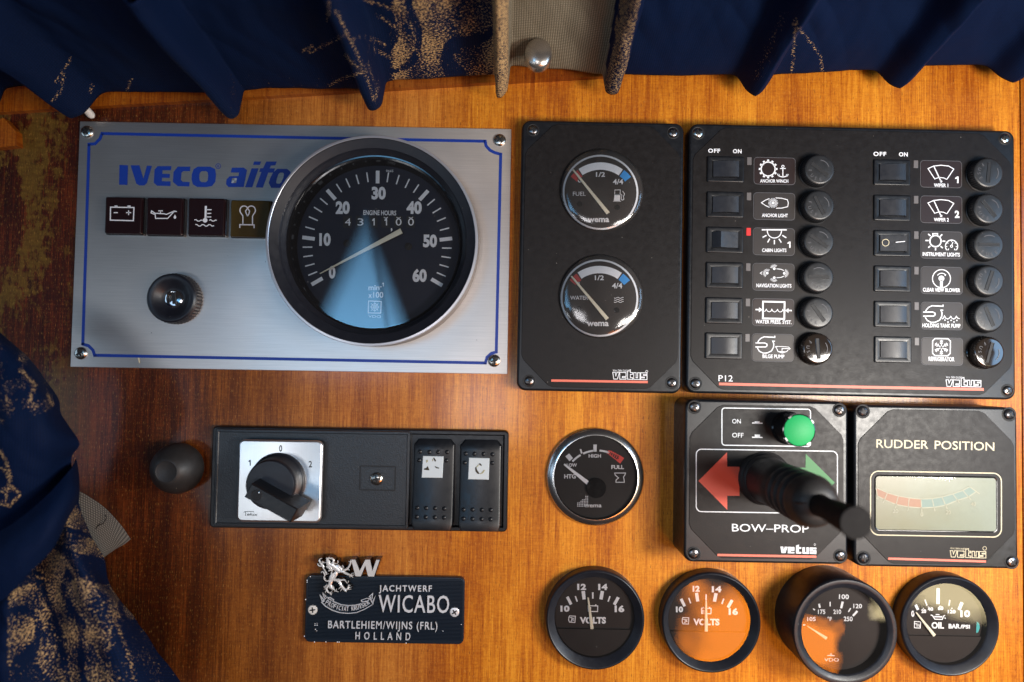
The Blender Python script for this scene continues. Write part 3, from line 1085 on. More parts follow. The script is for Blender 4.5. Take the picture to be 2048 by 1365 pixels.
lg = level_gauge(T, (1204.3, 379), 84.5, (1201, 385), 74.5, zq,
            lg_common(1000, 1015, 1.0, 0) + [('lettering', 'grey_print', fuel_items)])
def lg_details(g, zq, s, n0, n1, scr, bars):
    a, b = T.pt(*zq(*n0), zf + 6), T.pt(*zq(*n1), zf + 6)
    nd = needle(T, a, b, zf + 6, 1.6, 3.7, 'needle')
    nd.parent = g
    for p in scr:
        q = T.pt(*zq(*p), zf)
        MB().lathe(q, [(5.4 * 1, zf + .4), (5.4, zf + 1.2), (3.6, zf + 1.4), (3.2, zf + .9)], 16, cap1=True).build('dial_screw', M['black_gloss'], g)
    q = T.pt(*zq(*bars), zf)
    MB().lathe(q, [(17, zf + .4), (17, zf + .9), (15.5, zf + .9)], 36, cap1=True).build('hub_cover', M['dial'], g)


lg_details(lg, zq, 1, (680, 640), (1092, 1152), ((757, 1045), (1195, 1085)), (985, 1050))
zw = Z(1030, 480, 4.1)
def water_items(k):
    k.text('1/2', (655, 330), (729, 330), 37, 0.02)
    k.text('4/4', (796, 397), (880, 397), 41, 0.02)
    k.text('0', (508, 378), (530, 378), 34, 0.02)
    k.text('WATER', (453, 491), (602, 491), 31, 0.01)
    k.text('wema', (588, 706), (768, 706), 46, 0.03)
    for y in (476, 493, 510):
        k.line([(812 + 78 * t / 12, y + 4.5 * math.sin(t * PI / 3.2)) for t in range(13)], 4.5)


lw = level_gauge(T, (1203, 592.5), 85, (1199, 596.5), 76, zw,
            lg_common(692, 535, 0.7, 0) + [('lettering', 'grey_print', water_items)])
lg_details(lw, zw, .7, (462, 297), (758, 650), ((523, 565), (833, 578)), (690, 580))
ink = Ink(T, zf + .3)
ink.line([(1102.5, 761.5), (1295.5, 764.5)], 4.6)
ink.build('stripe', M['stripe'])
ink = Ink(T, zf + .3)
vetus(ink, 1225.5, 745, 1294, 758.5, 0.02, True, 1.3)
ink.text('W.H. DEN OUDEN', (1225.5, 743.5), (1259, 744.3), 4, 0.0)
ink.ring((1293.5, 743.5), 2.2, .8, n=12)
ink.build('maker_logo', M['white'])

# ------------------------------------------------------------------ twelve-way switch panel
HP = 37
T, w, h = quad_thing('switch_panel', 'wide black panel with twelve rocker switches and twelve round fuse caps, top right', 'switch panel',
                     (1378.5, 247.5), (2030.3, 260.5), (2032, 801.5), (1372.3, 785.5), HP)
zf = case(T, w, h, HP, 18, 58, 8)
corner_screws(T, ((1396, 266.5), (2009.5, 277.5), (1391, 767.5), (2015, 782)), 10, HP, ['screw', 'screw', 'screw_dark', 'screw_dark'])
PA = math.degrees(T.ang)
ink = Ink(T, zf + .3)
za, zb = Z(1360, 240, 6.012), Z(1700, 240, 5.885)
ink.text('OFF', za(338, 394), za(482, 396), 46 / 6.01, 0.03, 1.15)
ink.build('lettering', M['white'])
ink = Ink(T, zf + .3)
ink.text('ON', za(637, 400), za(740, 402), 46 / 6.01, 0.03, 1.1)
ink.build('lettering', M['white'])
ink = Ink(T, zf + .3)
ink.text('OFF', zb(275, 424), zb(427, 426), 46 / 5.885, 0.03, 1.15)
ink.build('lettering', M['white'])
ink = Ink(T, zf + .3)
ink.text('ON', zb(576, 429), zb(680, 431), 46 / 5.885, 0.03, 1.1)
ink.build('lettering', M['white'])
ink = Ink(T, zf + .3)
ink.text('P12', (1437, 763), (1465.5, 763.4), 12, 0.0)
ink.build('lettering', M['white'])
ink = Ink(T, zf + .3)
ink.line([(1438, 768.3), (1700, 774.2), (1967.5, 779.3)], 5.4)
ink.build('stripe', M['stripe'])
ink = Ink(T, zf + .3)
vetus(ink, 1892, 760, 1962, 773, 0.02, True, 1.3)
ink.text('W.H. DEN OUDEN', (1892, 757), (1926, 757.8), 4, 0.0)
ink.build('maker_logo', M['grey_print'])


def rocker(T, c, z0, state, label):
    """c = local centre; frame 72 x 52, rocker 50 x 31"""
    mb = MB()
    a = 0
    fr = [(0, z0 - .5), (0, z0 + 2.0), (1.2, z0 + 3.2), (2.2, z0 + 3.4), (8.5, z0 + 2.4)]
    mb.rr(c, 72, 51, 3, fr, 3, cap1=False)
    # inner lip follows the rocker opening
    mb2 = [rrect(c, 72 - 17, 51 - 17, 2, z0 + 2.4, 3), rrect(c, 51, 33, 1.2, z0 + 2.2, 3), rrect(c, 51, 33, 1.2, z0 - 2, 3)]
    mb.loft(mb2, cap1=True)
    s = mb.build('rocker_switch', M['black_case'], T, label)
    # rocker: side profile extruded
    n = 14
    L, Wd = 49.5, 31
    prof = []
    for i in range(n + 1):
        t = i / n
        if state == 'on':
            zz = z0 + (2.5 + 10 * (t / .28) if t < .28 else 12.5 - 7.5 * ((t - .28) / .72) ** .8)
        elif state == 'flat':
            zz = z0 + 4.5 + 4.5 * t ** 1.2
        else:
            zz = z0 + 5.5 + 4.2 * math.sin(PI * (.10 + .72 * t)) - (3.0 * max(0, t - .75) * 4) * .55
            zz = z0 + 4.0 + 6.5 * (1 - (1 - t) ** 2) - 7.5 * max(0, t - .45) ** 2 * 1.6
        prof.append((c[0] - L / 2 + L * t, zz))
    mb = MB()
    vs = []
    for x, zz in prof:
        vs += [(x, c[1] - Wd / 2, zz), (x, c[1] + Wd / 2, zz), (x, c[1] - Wd / 2, z0 - 1), (x, c[1] + Wd / 2, z0 - 1)]
    mb.add([v for v in vs], [(i * 4, i * 4 + 4, i * 4 + 5, i * 4 + 1) for i in range(n)], True)
    mb.add([v for v in vs], [(i * 4 + 2, i * 4 + 6, i * 4 + 4, i * 4) for i in range(n)] + [(i * 4 + 1, i * 4 + 5, i * 4 + 7, i * 4 + 3) for i in range(n)] + [(0, 1, 3, 2), (n * 4, n * 4 + 2, n * 4 + 3, n * 4 + 1)])
    mb.build('rocker', M['rocker'], s, ang=20)
    return s


def fuse_cap(T, base, z0, deg, mat='fuse', top=20, lean=(0, 0), text_ang=130, label=None):
    """knurled round cap with a screwdriver slot and embossed word"""
    n = 88
    def kn(r, z, a=.55):
        return [(base[0] + (r + (a if i % 2 else -a)) * math.cos(2 * PI * i / n), base[1] + (r + (a if i % 2 else -a)) * math.sin(2 * PI * i / n), z) for i in range(n)]
    mb = MB()
    mb.lathe(base, [(32.5, z0 - .3), (32.5, z0 + 1.5), (31.5, z0 + 2.2)], 48)
    mb.loft([kn(30.5, z0 + 2), kn(30.2, z0 + top - 5), kn(28.4, z0 + top - 1.5, .35)], cap1=False, smooth=False)
    mb.lathe(base, [(28.4, z0 + top - 1.5), (27, z0 + top - .4), (25, z0 + top), (5, z0 + top - .2)], 48, cap1=True)
    f = mb.build('fuse_cap', M[mat], T, label)
    zt = z0 + top
    ca = (base[0], base[1])
    # slot: dark channel with raised lips
    mb = MB()
    mb.box(ca, 40, 5.2, zt - .5, zt + .30, -deg)
    mb.build('slot', M['recess'], f)
    mb = MB()
    for s in (-1, 1):
        mb.box(rot2(ca, 0, s * 3.2, -deg), 40, 1.3, zt - .4, zt + .75, -deg, .3)
    mb.build('slot_lip', M[mat], f)
    # embossed FUSE round the lower edge
    mb = MB()
    for k, chh in enumerate('FUSE'):
        vs, fs = glyphs(chh, 0.0, 1)
        sc_ = 9.0
        aa = R(-deg - 90 - 42 + 28 * k)
        for rad in (19.5,):
            ox, oy = ca[0] + rad * math.cos(aa), ca[1] + rad * math.sin(aa)
            ca2, sa2 = math.cos(aa + PI / 2), math.sin(aa + PI / 2)
            mb.add([(ox + sc_ * ((v.x - .3) * ca2 - (v.y - .35) * sa2), oy + sc_ * ((v.x - .3) * sa2 + (v.y - .35) * ca2), zt + .45) for v in vs], fs)
    mb.build('lettering', M['dim_print'], f)
    mb = MB()
    aa0 = -deg + 90
    mb.line([(ca[0] + 18 * math.cos(R(aa0 + t)), ca[1] + 18 * math.sin(R(aa0 + t))) for t in range(-35, 36, 10)], 1.3, zt + .4)
    mb.build('arrow_mark', M['dim_print'], f)
    return f


def dr_winch(k):
    k.ring((1060, 592), 84, 15)
    for a in range(0, 360, 30):
        k.line([(1060 + 86 * math.sin(R(a)), 592 - 86 * math.cos(R(a))), (1060 + 112 * math.sin(R(a)), 592 - 112 * math.cos(R(a)))], 24)
    k.ring((1237, 561), 14, 8, n=16)
    k.line([(1237, 575), (1237, 690)], 11)
    k.line([(1203, 586), (1272, 586)], 10)
    k.line([(1180, 655), (1200, 680), (1237, 690), (1275, 680), (1296, 657)], 11)
    k.poly([(1165, 650), (1200, 655), (1183, 682)])
    k.poly([(1308, 652), (1275, 655), (1292, 684)])
    k.text('ANCHOR WINCH', (963, 753), (1302, 756), 38, 0.022)


def dr_anchl(k):
    k.line([(1075, 948), (1030, 965), (978, 998), (1030, 1032), (1075, 1053)], 9)
    k.line([(1150, 940), (1220, 943), (1292, 962), (1303, 1000), (1295, 1045), (1225, 1062), (1155, 1064)], 9)
    k.disc((1119, 1000), 18)
    for a in range(0, 360, 20):
        k.line([(1119 + 25 * math.sin(R(a)), 1000 - 25 * math.cos(R(a))), (1119 + 60 * math.sin(R(a)), 1000 - 60 * math.cos(R(a)))], 6)
    k.text('ANCHOR LIGHT', (985, 1168), (1297, 1172), 40, 0.022)


def dr_cabin(k):
    k.line([(983, 181), (1283, 182)], 15)
    k.line([(1050, 190)] + [(1135 + 85 * math.sin(R(a)), 195 - 85 * math.cos(R(a))) for a in range(-95, -266, -15)] + [(1221, 190)], 11)
    for a, b in (((1040, 247), (993, 273)), ((1080, 288), (1053, 333)), ((1135, 303), (1135, 356)), ((1190, 290), (1218, 334)), ((1230, 247), (1278, 277))):
        k.line([a, b], 14)
    k.one(1330, 398, 76, 17)
    k.text('CABIN LIGHTS', (987, 446), (1280, 448), 40, 0.022)


def dr_nav(k):
    for c, a0, a1 in (((1133, 648), -70, 40), ((1048, 702), -150, 30), ((1133, 757), 140, 250), ((1254, 704), 20, 165)):
        k.disc(c, 16)
        for a in range(a0, a1 + 1, 18):
            k.line([(c[0] + 24 * math.sin(R(a)), c[1] - 24 * math.cos(R(a))), (c[0] + 52 * math.sin(R(a)), c[1] - 52 * math.cos(R(a)))], 5)
    k.line([(990, 684), (965, 702), (988, 718)], 7)
    k.line([(1160, 650), (1215, 655), (1250, 672)], 8)
    k.line([(1160, 758), (1215, 753), (1250, 738)], 8)
    k.text('NAVIGATION LIGHTS', (918, 870), (1340, 876), 42, 0.022)


def dr_press(k):
    k.line([(998, 1044), (1258, 1050), (1254, 1252), (996, 1246)], 20, True)
    k.line([(1008, 1163), (1025, 1158), (1038, 1135), (1050, 1158), (1075, 1168), (1094, 1158), (1104, 1135), (1118, 1160), (1140, 1170), (1160, 1158), (1172, 1138), (1185, 1162), (1205, 1170), (1228, 1160), (1236, 1140), (1246, 1160)], 8)
    k.line([(908, 1139), (960, 1142)], 17)
    k.poly([(950, 1112), (992, 1143), (948, 1172)])
    k.line([(1345, 1152), (1300, 1152)], 17)
    k.poly([(1305, 1124), (1265, 1151), (1303, 1180)])
    k.text('WATER PRESS. SYST.', (908, 1305), (1342, 1314), 42, 0.022)


def dr_pump(k, o=(0, 0), sc_=1.0):
    f = lambda x, y: (o[0] + (x - 1030) * sc_, o[1] + (y - 660) * sc_)
    w_ = 12 * sc_
    k.line([f(1140, 553), f(1140, 572), f(1010, 566), f(970, 585), f(945, 612), f(935, 632)], w_)
    k.line([f(906, 640), f(1020, 640), f(1045, 652), f(1048, 672), f(1030, 688), f(906, 688)], w_)
    k.line([f(930, 700), f(955, 740), f(1000, 762), f(1050, 760), f(1100, 735), f(1125, 690), f(1128, 650), f(1115, 618), f(1142, 618)], w_)


def dr_bilge(k):
    dr_pump(k, (1030, 660))
    k.line([(1145, 680), (1160, 700), (1178, 742), (1230, 762), (1285, 742), (1300, 722)], 8)
    k.line([(1148, 682), (1230, 682), (1312, 690)], 7)
    k.line([(1227, 735), (1228, 706), (1310, 708)], 8)
    k.poly([(1308, 690), (1332, 708), (1306, 724)])
    k.poly([(1185, 740), (1275, 742), (1230, 762)])
    k.text('BILGE PUMP', (992, 820), (1255, 824), 42, 0.022)


def dr_wiper(n):
    def f(k):
        yo = 0 if n == '1' else 405
        k.line([(1000, 700 + yo), (918, 575 + yo), (985, 545 + yo), (1072, 535 + yo), (1160, 545 + yo), (1222, 580 + yo), (1140, 702 + yo)], 10)
        k.line([(1000, 695 + yo), (1035, 683 + yo), (1072, 680 + yo), (1105, 685 + yo), (1140, 702 + yo)], 9)
        k.line([(988, 550 + yo), (1072, 728 + yo)], 13)
        k.disc((1073, 726 + yo), 14)
        k.one(1278, 746, 78, 18) if n == '1' else k.text(n, (1234, 746 + yo), (1288, 746 + yo), 78, 0.04)
        k.text('WIPER ' + n, (988, 790 + yo), (1156 if n == '1' else 1163, 792 + yo), 40, 0.022)
    return f


def dr_instr(k):
    k.ring((1006, 310), 66, 15)
    k.line([(975, 245), (975, 222), (1030, 222), (1030, 245)], 13)
    for a, b in (((920, 226), (948, 250)), ((1086, 232), (1062, 254)), ((888, 303), (925, 303)), ((1088, 311), (1122, 312)), ((945, 368), (922, 387)), ((1066, 370), (1092, 392)), ((1007, 390), (1007, 420))):
        k.line([a, b], 15)
    k.line(arc((1195, 370), 72, -130, 130, 26), 11)
    k.line([(1150, 418), (1163, 400)], 10)
    k.line([(1240, 418), (1228, 400)], 10)
    k.ring((1195, 370), 13, 8, n=14)
    k.line([(1197, 358), (1212, 322)], 9)
    for a in (-95, -50, 0, 50, 95):
        k.line([(1195 + 50 * math.sin(R(a)), 370 - 50 * math.cos(R(a))), (1195 + 68 * math.sin(R(a)), 370 - 68 * math.cos(R(a)))], 8)
    k.text('INSTRUMENT LIGHTS', (855, 482), (1293, 492), 42, 0.022)


def dr_blower(k):
    k.ring((1077, 752), 106, 10)
    k.disc((1076, 750), 34)
    k.line([(1076, 770), (1076, 855)], 32)
    k.line(arc((1080, 750), 62, -55, 42, 10), 9)
    k.poly([(1112, 712), (1135, 700), (1122, 722)])
    k.text('CLEAR VIEW BLOWER', (858, 902), (1297, 910), 42, 0.022)


def dr_tank(k):
    dr_pump(k, (985, 1165))
    k.line([(1082, 1228), (1100, 1215), (1112, 1190), (1125, 1215), (1150, 1228), (1172, 1215), (1186, 1195), (1200, 1218), (1220, 1228), (1240, 1215), (1252, 1195), (1265, 1215), (1292, 1224)], 9)
    for x, y in ((1118, 1240), (1153, 1262), (1190, 1243), (1224, 1262), (1258, 1243)):
        k.disc((x, y), 8)
    k.text('HOLDING TANK PUMP', (853, 1322), (1300, 1330), 44, 0.022)


def dr_fridge(k):
    k.line([(1000, 574), (1152, 577), (1182, 605), (1180, 750), (1150, 777), (1000, 775), (972, 748), (972, 602)], 12, True)
    c = (1076, 678)
    for a in range(0, 360, 60):
        s_, c_ = math.sin(R(a)), math.cos(R(a))
        k.line([(c[0] + 14 * s_, c[1] - 14 * c_), (c[0] + 86 * s_, c[1] - 86 * c_)], 9)
        for rr_ in (38, 60):
            for sd in (-42, 42):
                a2 = a + sd
                k.line([(c[0] + rr_ * s_, c[1] - rr_ * c_), (c[0] + rr_ * s_ + 26 * math.sin(R(a2)), c[1] - rr_ * c_ - 26 * math.cos(R(a2)))], 8)
    k.text('REFRIGERATOR', (925, 836), (1230, 842), 46, 0.022)


zc5, zc6 = Z(1360, 430, 6.012), Z(1360, 580, 6.012)
zd5, zd6 = Z(1700, 430, 5.885), Z(1700, 580, 5.885)
rows_l = [(dr_winch, za, 38, 'fuse', 1), (dr_anchl, za, 63, 'fuse', 0), (dr_cabin, zc5, 35, 'fuse', 0), (dr_nav, zc5, 0, 'fuse', 0), (dr_press, zc5, 54, 'fuse', 1), (dr_bilge, zc6, 85, 'smoky', 0)]
rows_r = [(dr_wiper('1'), zb, 96, 'fuse', 1), (dr_wiper('2'), zb, 51, 'fuse', 1), (dr_instr, zd5, 0, 'fuse', 0), (dr_blower, zd5, 109, 'fuse', 0), (dr_tank, zd5, 67, 'fuse', 0), (dr_fridge, zd6, 105, 'smoky', 0)]
for side, rows, c0, c5 in (('l', rows_l, (1451.5, 339), (1447.8, 692.3)), ('r', rows_r, (1784.5, 345.3), (1786.3, 699.8))):
    for i, (fn, zz, deg, fm, dark) in enumerate(rows):
        t = i / 5
        px, py = c0[0] + (c5[0] - c0[0]) * t, c0[1] + (c5[1] - c0[1]) * t
        c = T.pt(px, py, zf + 3)
        st = 'on' if (side, i) == ('l', 2) else 'flat' if (side, i) == ('r', 2) else 'off'
        lb = {'on': 'rocker switch tipped to on', 'flat': 'rocker switch marked with a circle and a line'}.get(st)
        rk = rocker(T, c, zf, st, lb)
        if st == 'flat':
            k = Ink(T, zf + 6.2, zd5)
            k.ring((420, 328), 40, 8)
            k.build('switch_symbol', M['cream'], rk)
            k = Ink(T, zf + 9.3, zd5)
            k.line([(538, 324), (648, 313)], 9)
            k.build('switch_symbol', M['white'], rk)
        p = T.pt(px + 47, py - 16.3, zf)
        MB().rr(p, 8.8, 15.2, .8, [(0, zf - .5), (0, zf + .5), (.4, zf + .8)], 2).build('indicator_light', M['led_on' if st == 'on' else 'led_off'], T, 'lit red indicator' if st == 'on' else None)
        p = T.pt(px + 97.6, py + 3.6, zf)
        mb = MB()
        mb.rr(p, 80, 52, 6, [(0, zf - .4), (0, zf + .5), (.4, zf + .8)], 4)
        lab = mb.build('label_plate', M['sticker' if dark else 'sticker_grey'], T)
        MB().line([q[:2] for q in rrect(p, 81, 53, 6.5, 0, 4)], .9, zf + .25, True).build('label_edge', M['dim_print'], lab)
        k = Ink(T, zf + 1.0, zz)
        fn(k)
        k.build('symbol', M['white'], lab)
        b = T.pt(px + 179, py + 6, zf)
        fuse_cap(T, b, zf, deg, fm, label='glossy smoky fuse cap' if fm == 'smoky' else None)

# ================================================================== bow thruster panel
HB = 85
T, w, h = quad_thing('bow_thruster_panel', 'black control panel with joystick, red and green arrows and a green push button', 'thruster control',
                     (1369, 797.5), (1696, 806.5), (1696.5, 1130.5), (1369, 1124.5), HB)
zf = case(T, w, h, HB, 17, 56, 9)
corner_screws(T, ((1389, 814.5), (1678.5, 820.5), (1387.5, 1107.5), (1680.5, 1112.5)), 10.5, HB, ['screw_dark'])
zz = Z(1340, 790, 3.7925)
hi = zf + .3
def rrp(x0, y0, x1, y1, r, n=5, sk=0.0):
    out = []
    for cx_, cy_, a0 in ((x1 - r, y0 + r, 0), (x1 - r, y1 - r, 90), (x0 + r, y1 - r, 180), (x0 + r, y0 + r, 270)):
        for i in range(n + 1):
            a = R(a0 + 90 * i / n)
            X, Y = cx_ + r * math.sin(a), cy_ - r * math.cos(a)
            out.append((X, Y + (X - x0) * sk))
    return out
ink = Ink(T, hi, zz)
ink.line(rrp(394, 100, 1066, 382, 22, 5, .015), 7, True)
ink.line(rrp(199, 412, 1270, 886, 40, 6, .016), 7, True)
ink.text('ON', (472, 217), (537, 218), 33, 0.0)
ink.text('OFF', (472, 323), (557, 325), 34, 0.0)
ink.poly([(622, 210), (702, 212), (702, 220), (622, 218)])
ink.poly([(642, 201), (680, 202), (680, 212), (642, 211)])
ink.poly([(622, 318), (702, 320), (702, 328), (622, 326)])
ink.poly([(642, 301), (682, 302), (682, 320), (642, 319)])
ink.text('BOW–PROP', (470, 1036), (1052, 1046), 56, 0.0)
ink.build('lettering', M['white'])
Ink(T, hi, zz).poly([(216, 653), (432, 437), (434, 545), (527, 546), (527, 767), (434, 766), (434, 872)]).build('red_arrow', M['arrow_red'])
Ink(T, hi, zz).poly([(1030, 448), (1250, 666), (1215, 702), (1029, 880), (1030, 770), (935, 768), (935, 552), (1028, 553)]).build('green_arrow', M['arrow_green'])
Ink(T, hi, zz).line([(360, 1215), (1110, 1228)], 17).build('stripe', M['stripe'])
k = Ink(T, hi, zz)
vetus(k, 838, 1152, 1110, 1200, .03)
k.ring((1098, 1136), 7, 2, n=12)
k.build('maker_logo', M['white'])
# green push button
bb = T.pt(*zz(880, 252), HB)
ax = (T.pt(*zz(980, 270), 137))
hb = 137
mb = MB()
bb = ax
mb.lathe(bb, [(31, zf), (31, zf + 3), (28.5, zf + 5), (28.5, hb - 6), (29.5, hb - 3), (29.5, hb - .5), (28, hb)], 56)
b = mb.build('push_button', M['black_gloss'], T)
MB().lathe(bb, [(28.2, hb - 1), (27.5, hb + .6), (26, hb + 1.4), (1, hb + 1.8)], 56, cap1=True).build('button_cap', M['green'], b)
mb = MB()
for k4 in range(4):
    mb.box(rot2(bb, 28.6, 0, 35 + 90 * k4), 3, 7, hb - 8, hb + 1.2, 35 + 90 * k4)
mb.build('retaining_tab', M['black_gloss'], b)
# joystick: ribbed boot and stick, square to the panel
jc = T.pt(1530, 957.5, HB + 2)
prof = [(50, zf), (49, zf + 3), (46, zf + 7), (44.5, zf + 8), (44.5, zf + 14), (47, zf + 17), (45.5, zf + 20), (43, zf + 22), (42, 125), (41.5, 165), (41, 180)]
z_ = 186
for i in range(4):
    prof += [(37.5, z_), (35.6, z_ + 4), (36.5, z_ + 8), (41.3, z_ + 12), (42.4, z_ + 17), (41.4, z_ + 22)]
    z_ += 25
prof += [(39.5, z_ + 2), (38.5, z_ + 8), (36, z_ + 15), (30, z_ + 21), (22, z_ + 25), (17, z_ + 26)]
ztop = z_ + 26
SH = (0.0, -0.016)
jb = (jc.x - SH[0] * zf, jc.y - SH[1] * zf)
bt = MB().lathe(jb, prof, 72, cap1=True, shift=SH).build('joystick_boot', M['rubber'], T)
MB().lathe(jb, [(18, ztop - 2), (16.5, ztop + 6), (17, ztop + 30), (19, ztop + 60), (21.5, 408), (23, 416), (23, 420), (22, 422), (2, 422.4)], 56, cap1=True, shift=SH).build('joystick', M['rubber_stick'], T)
mb = MB()
e = (jb[0] + SH[0] * ztop, jb[1] + SH[1] * ztop)
mb.box((e[0] - 27, e[1] + 2), 18, 2.4, ztop - 9, ztop - .6, 3)
mb.build('split', M['recess'], bt)

# ================================================================== rudder indicator
T, w, h = quad_thing('rudder_indicator', 'black rudder position indicator with a pale green display window', 'rudder indicator',
                     (1709, 809.5), (2032, 816.5), (2040, 1140), (1707, 1132.5), HB)
zf = case(T, w, h, HB, 17, 60, 7)
corner_screws(T, ((1725.5, 823), (2018, 829), (1727, 1116.5), (2023, 1124)), 11, HB, ['screw_black', 'screw_black', 'screw_black', 'screw_dark'])
zz = Z(1690, 790, 3.791)
hi = zf + .3
k = Ink(T, hi, zz)
k.line(rrp(194, 578, 1186, 1062, 62, 7, .018), 8, True)
k.build('frame_line', M['cream'])
k = Ink(T, hi, zz)
k.text('RUDDER', (238, 401), (632, 410), 62, 0.005)
k.text('POSITION', (680, 411), (1132, 424), 62, 0.005)
k.build('lettering', M['cream'])
Ink(T, hi, zz).line([(328, 1242), (1069, 1264)], 16).build('stripe', M['stripe'])
k = Ink(T, hi, zz)
vetus(k, 798, 1182, 1068, 1230, .03, True, 4.5)
k.text('W.H. DEN OUDEN', (798, 1170), (930, 1175), 12, 0.0)
k.ring((1059, 1165), 14, 3, n=14)
k.build('maker_logo', M['cream'])
q = [T.pt(*zz(*p), hi) for p in ((230, 612), (1143, 635), (1152, 1040), (235, 1018))]
c = (q[0] + q[1] + q[2] + q[3]) / 4
dw, dh = (q[1] - q[0]).length, (q[0] - q[3]).length
mb = MB()
mb.rr(c, dw + 5, dh + 5, 9, [(0, zf + .1), (1.0, zf + .9), (2.2, zf + .7), (3, zf + .2)], 6, cap1=False)
wf = mb.build('display_frame', M['black_gloss'], T)
MB().add(rrect(c, dw, dh, 7, zf + .25, 6), [tuple(range(28))]).build('display', M['display'], wf)
hh_ = zf + .6
cc, rr0 = (590, 220), 630
A0 = lambda x, y: (x, y)
segs = [(235, 705, 245, 765), (322, 744, 300, 796), (405, 768, 388, 832), (487, 782, 480, 850), (577, 792, 580, 857), (660, 787, 675, 854), (735, 775, 762, 838), (818, 752, 852, 800), (893, 725, 935, 775), (945, 697, 995, 735)]
k = Ink(T, hh_, zz)
for i in range(4):
    a, b = segs[i], segs[i + 1]
    k.poly([(a[0], a[1]), (b[0], b[1]), (b[2], b[3]), (a[2], a[3])])
k.build('scale_segment', M['lcd_red'], wf)
k = Ink(T, hh_, zz)
for i in range(4, 9):
    a, b = segs[i], segs[i + 1]
    k.poly([(a[0], a[1]), (b[0], b[1]), (b[2], b[3]), (a[2], a[3])])
k.build('scale_segment', M['lcd_teal'], wf)
k = Ink(T, hh_ + .2, zz)
k.line([s[:2] for s in segs], 6)
k.line([s[2:] for s in segs], 6)
for s in segs:
    k.line([(s[0], s[1]), (s[0] + (s[2] - s[0]) * 1.5, s[1] + (s[3] - s[1]) * 1.45)], 6)
k.text('20', (362, 895), (402, 897), 30, 0.01)
k.text('0', (572, 922), (594, 922), 30, 0.01)
k.text('20', (765, 905), (800, 906), 28, 0.01)
k.text('40', (955, 842), (990, 843), 28, 0.01)
k.build('scale_lines', M['lcd_line'], wf)
# the window glass
MB().add(rrect(c, dw - 1, dh - 1, 7, zf + 1.0, 6), [tuple(range(28))]).build('window_glass', M['glass_dusty'], wf)

# ================================================================== round knob, left
T = Thing('round_knob', 'plain round black knob on the dark wood left of the rotary switch', 'knob', (358, 936), 22)
MB().lathe((0, 0), [(33, 0), (37, 3), (45, 12), (49, 23), (48.5, 34), (45, 46), (38, 57), (31, 65), (26, 69.5), (22.5, 72), (20, 72.6), (18, 71.6), (1, 71.0)], 72, cap1=True).build('knob', M['rubber'], T)

# ================================================================== black accessory plate
HA = 16
T, w, h = quad_thing('accessory_panel', 'long black plastic accessory panel with a screwed cover below the silver plate', 'accessory panel',
                     (424, 852.5), (1019, 862.5), (1013.5, 1064), (418, 1057.5), HA)
AP = T
apw, aph = w, h
mb = MB()
mb.rr((0, 0), w, h, 9, [(0, 0), (0, HA - 4), (1, HA - 1.5), (3, HA), (8, HA), (10, HA - 3), (11, HA - 7)], 6)
mb.build('frame', M['black_case'], T)
# left cover: grained plate
q = [T.pt(*p, 22) for p in ((432, 858), (821, 864), (817, 1058), (425, 1052))]
c = (q[0] + q[1] + q[2] + q[3]) / 4
cwid, chei = (q[1] - q[0]).length, (q[0] - q[3]).length
mb = MB()
mb.rr(c, cwid, chei, 3, [(0, HA - 8), (0, 20), (1, 22), (5, 22.3), (6.5, 21)], 3)
cv = mb.build('cover', M['black_grain'], T)
q = [T.pt(*p, 22) for p in ((720, 932), (790.5, 933), (789, 982), (720, 981))]
c2 = (q[0] + q[1] + q[2] + q[3]) / 4
mb = MB()
mb.line([p[:2] for p in rrect(c2, 69, 46.5, 1.2, 0, 2)], 2.2, 21.35, True)
mb.build('recess_edge', M['recess'], cv)
MB().rr(c2, 65, 42.5, 1, [(0, 20.8), (.5, 21.5)], 2).build('blank_insert', M['black_grain'], cv)
screw(T, (753.6, 958), 13, 21.6, 'screw', 10)

# ------------------------------------------------------------------ rotary switch
T = Thing('rotary_switch', 'square silver rotary switch with black bar handle, marked 1 0 2', 'rotary switch', (560.5, 963), 42, math.degrees(AP.ang))
q = [T.pt(*p, 42) for p in ((478, 880), (646, 880.5), (641, 1046.5), (473.5, 1044))]
c = (q[0] + q[1] + q[2] + q[3]) / 4
sw_, sh_ = (q[1] - q[0]).length, (q[0] - q[3]).length
MB().rr(c, sw_ - 4, sh_ - 4, 9, [(0, 20), (0, 37)], 5).build('base', M['black_case'], T)
MB().rr(c, sw_, sh_, 11, [(0, 36), (0, 40), (1.2, 42), (3.4, 43)], 6).build('plate', M['alu_bright'], T)
zz = Z(400, 850, 6.203)
k = Ink(T, 43.3, zz)
k.text('0', (981, 331), (1018, 331), 74, 0.02)
k.one(628, 507, 72, 11)
k.text('2', (1348, 527), (1390, 527), 74, 0.02)
k.line([(540, 1088), (560, 1078), (610, 1076), (668, 1080)], 6)
k.line([(562, 1080), (568, 1100), (560, 1122), (572, 1126)], 6)
k.text('elux', (580, 1126), (710, 1130), 34, 0.01, 1, .25)
k.build('lettering', M['recess'])
kc = T.pt(*zz(962, 700), 46)
mb = MB()
mb.lathe(kc, [(54, 43), (53, 47), (50, 48), (48.5, 50), (47, 80), (45.5, 86), (43.5, 88), (5, 89)], 72, cap1=True)
kn_ = mb.build('knob', M['black_bezel'], T)
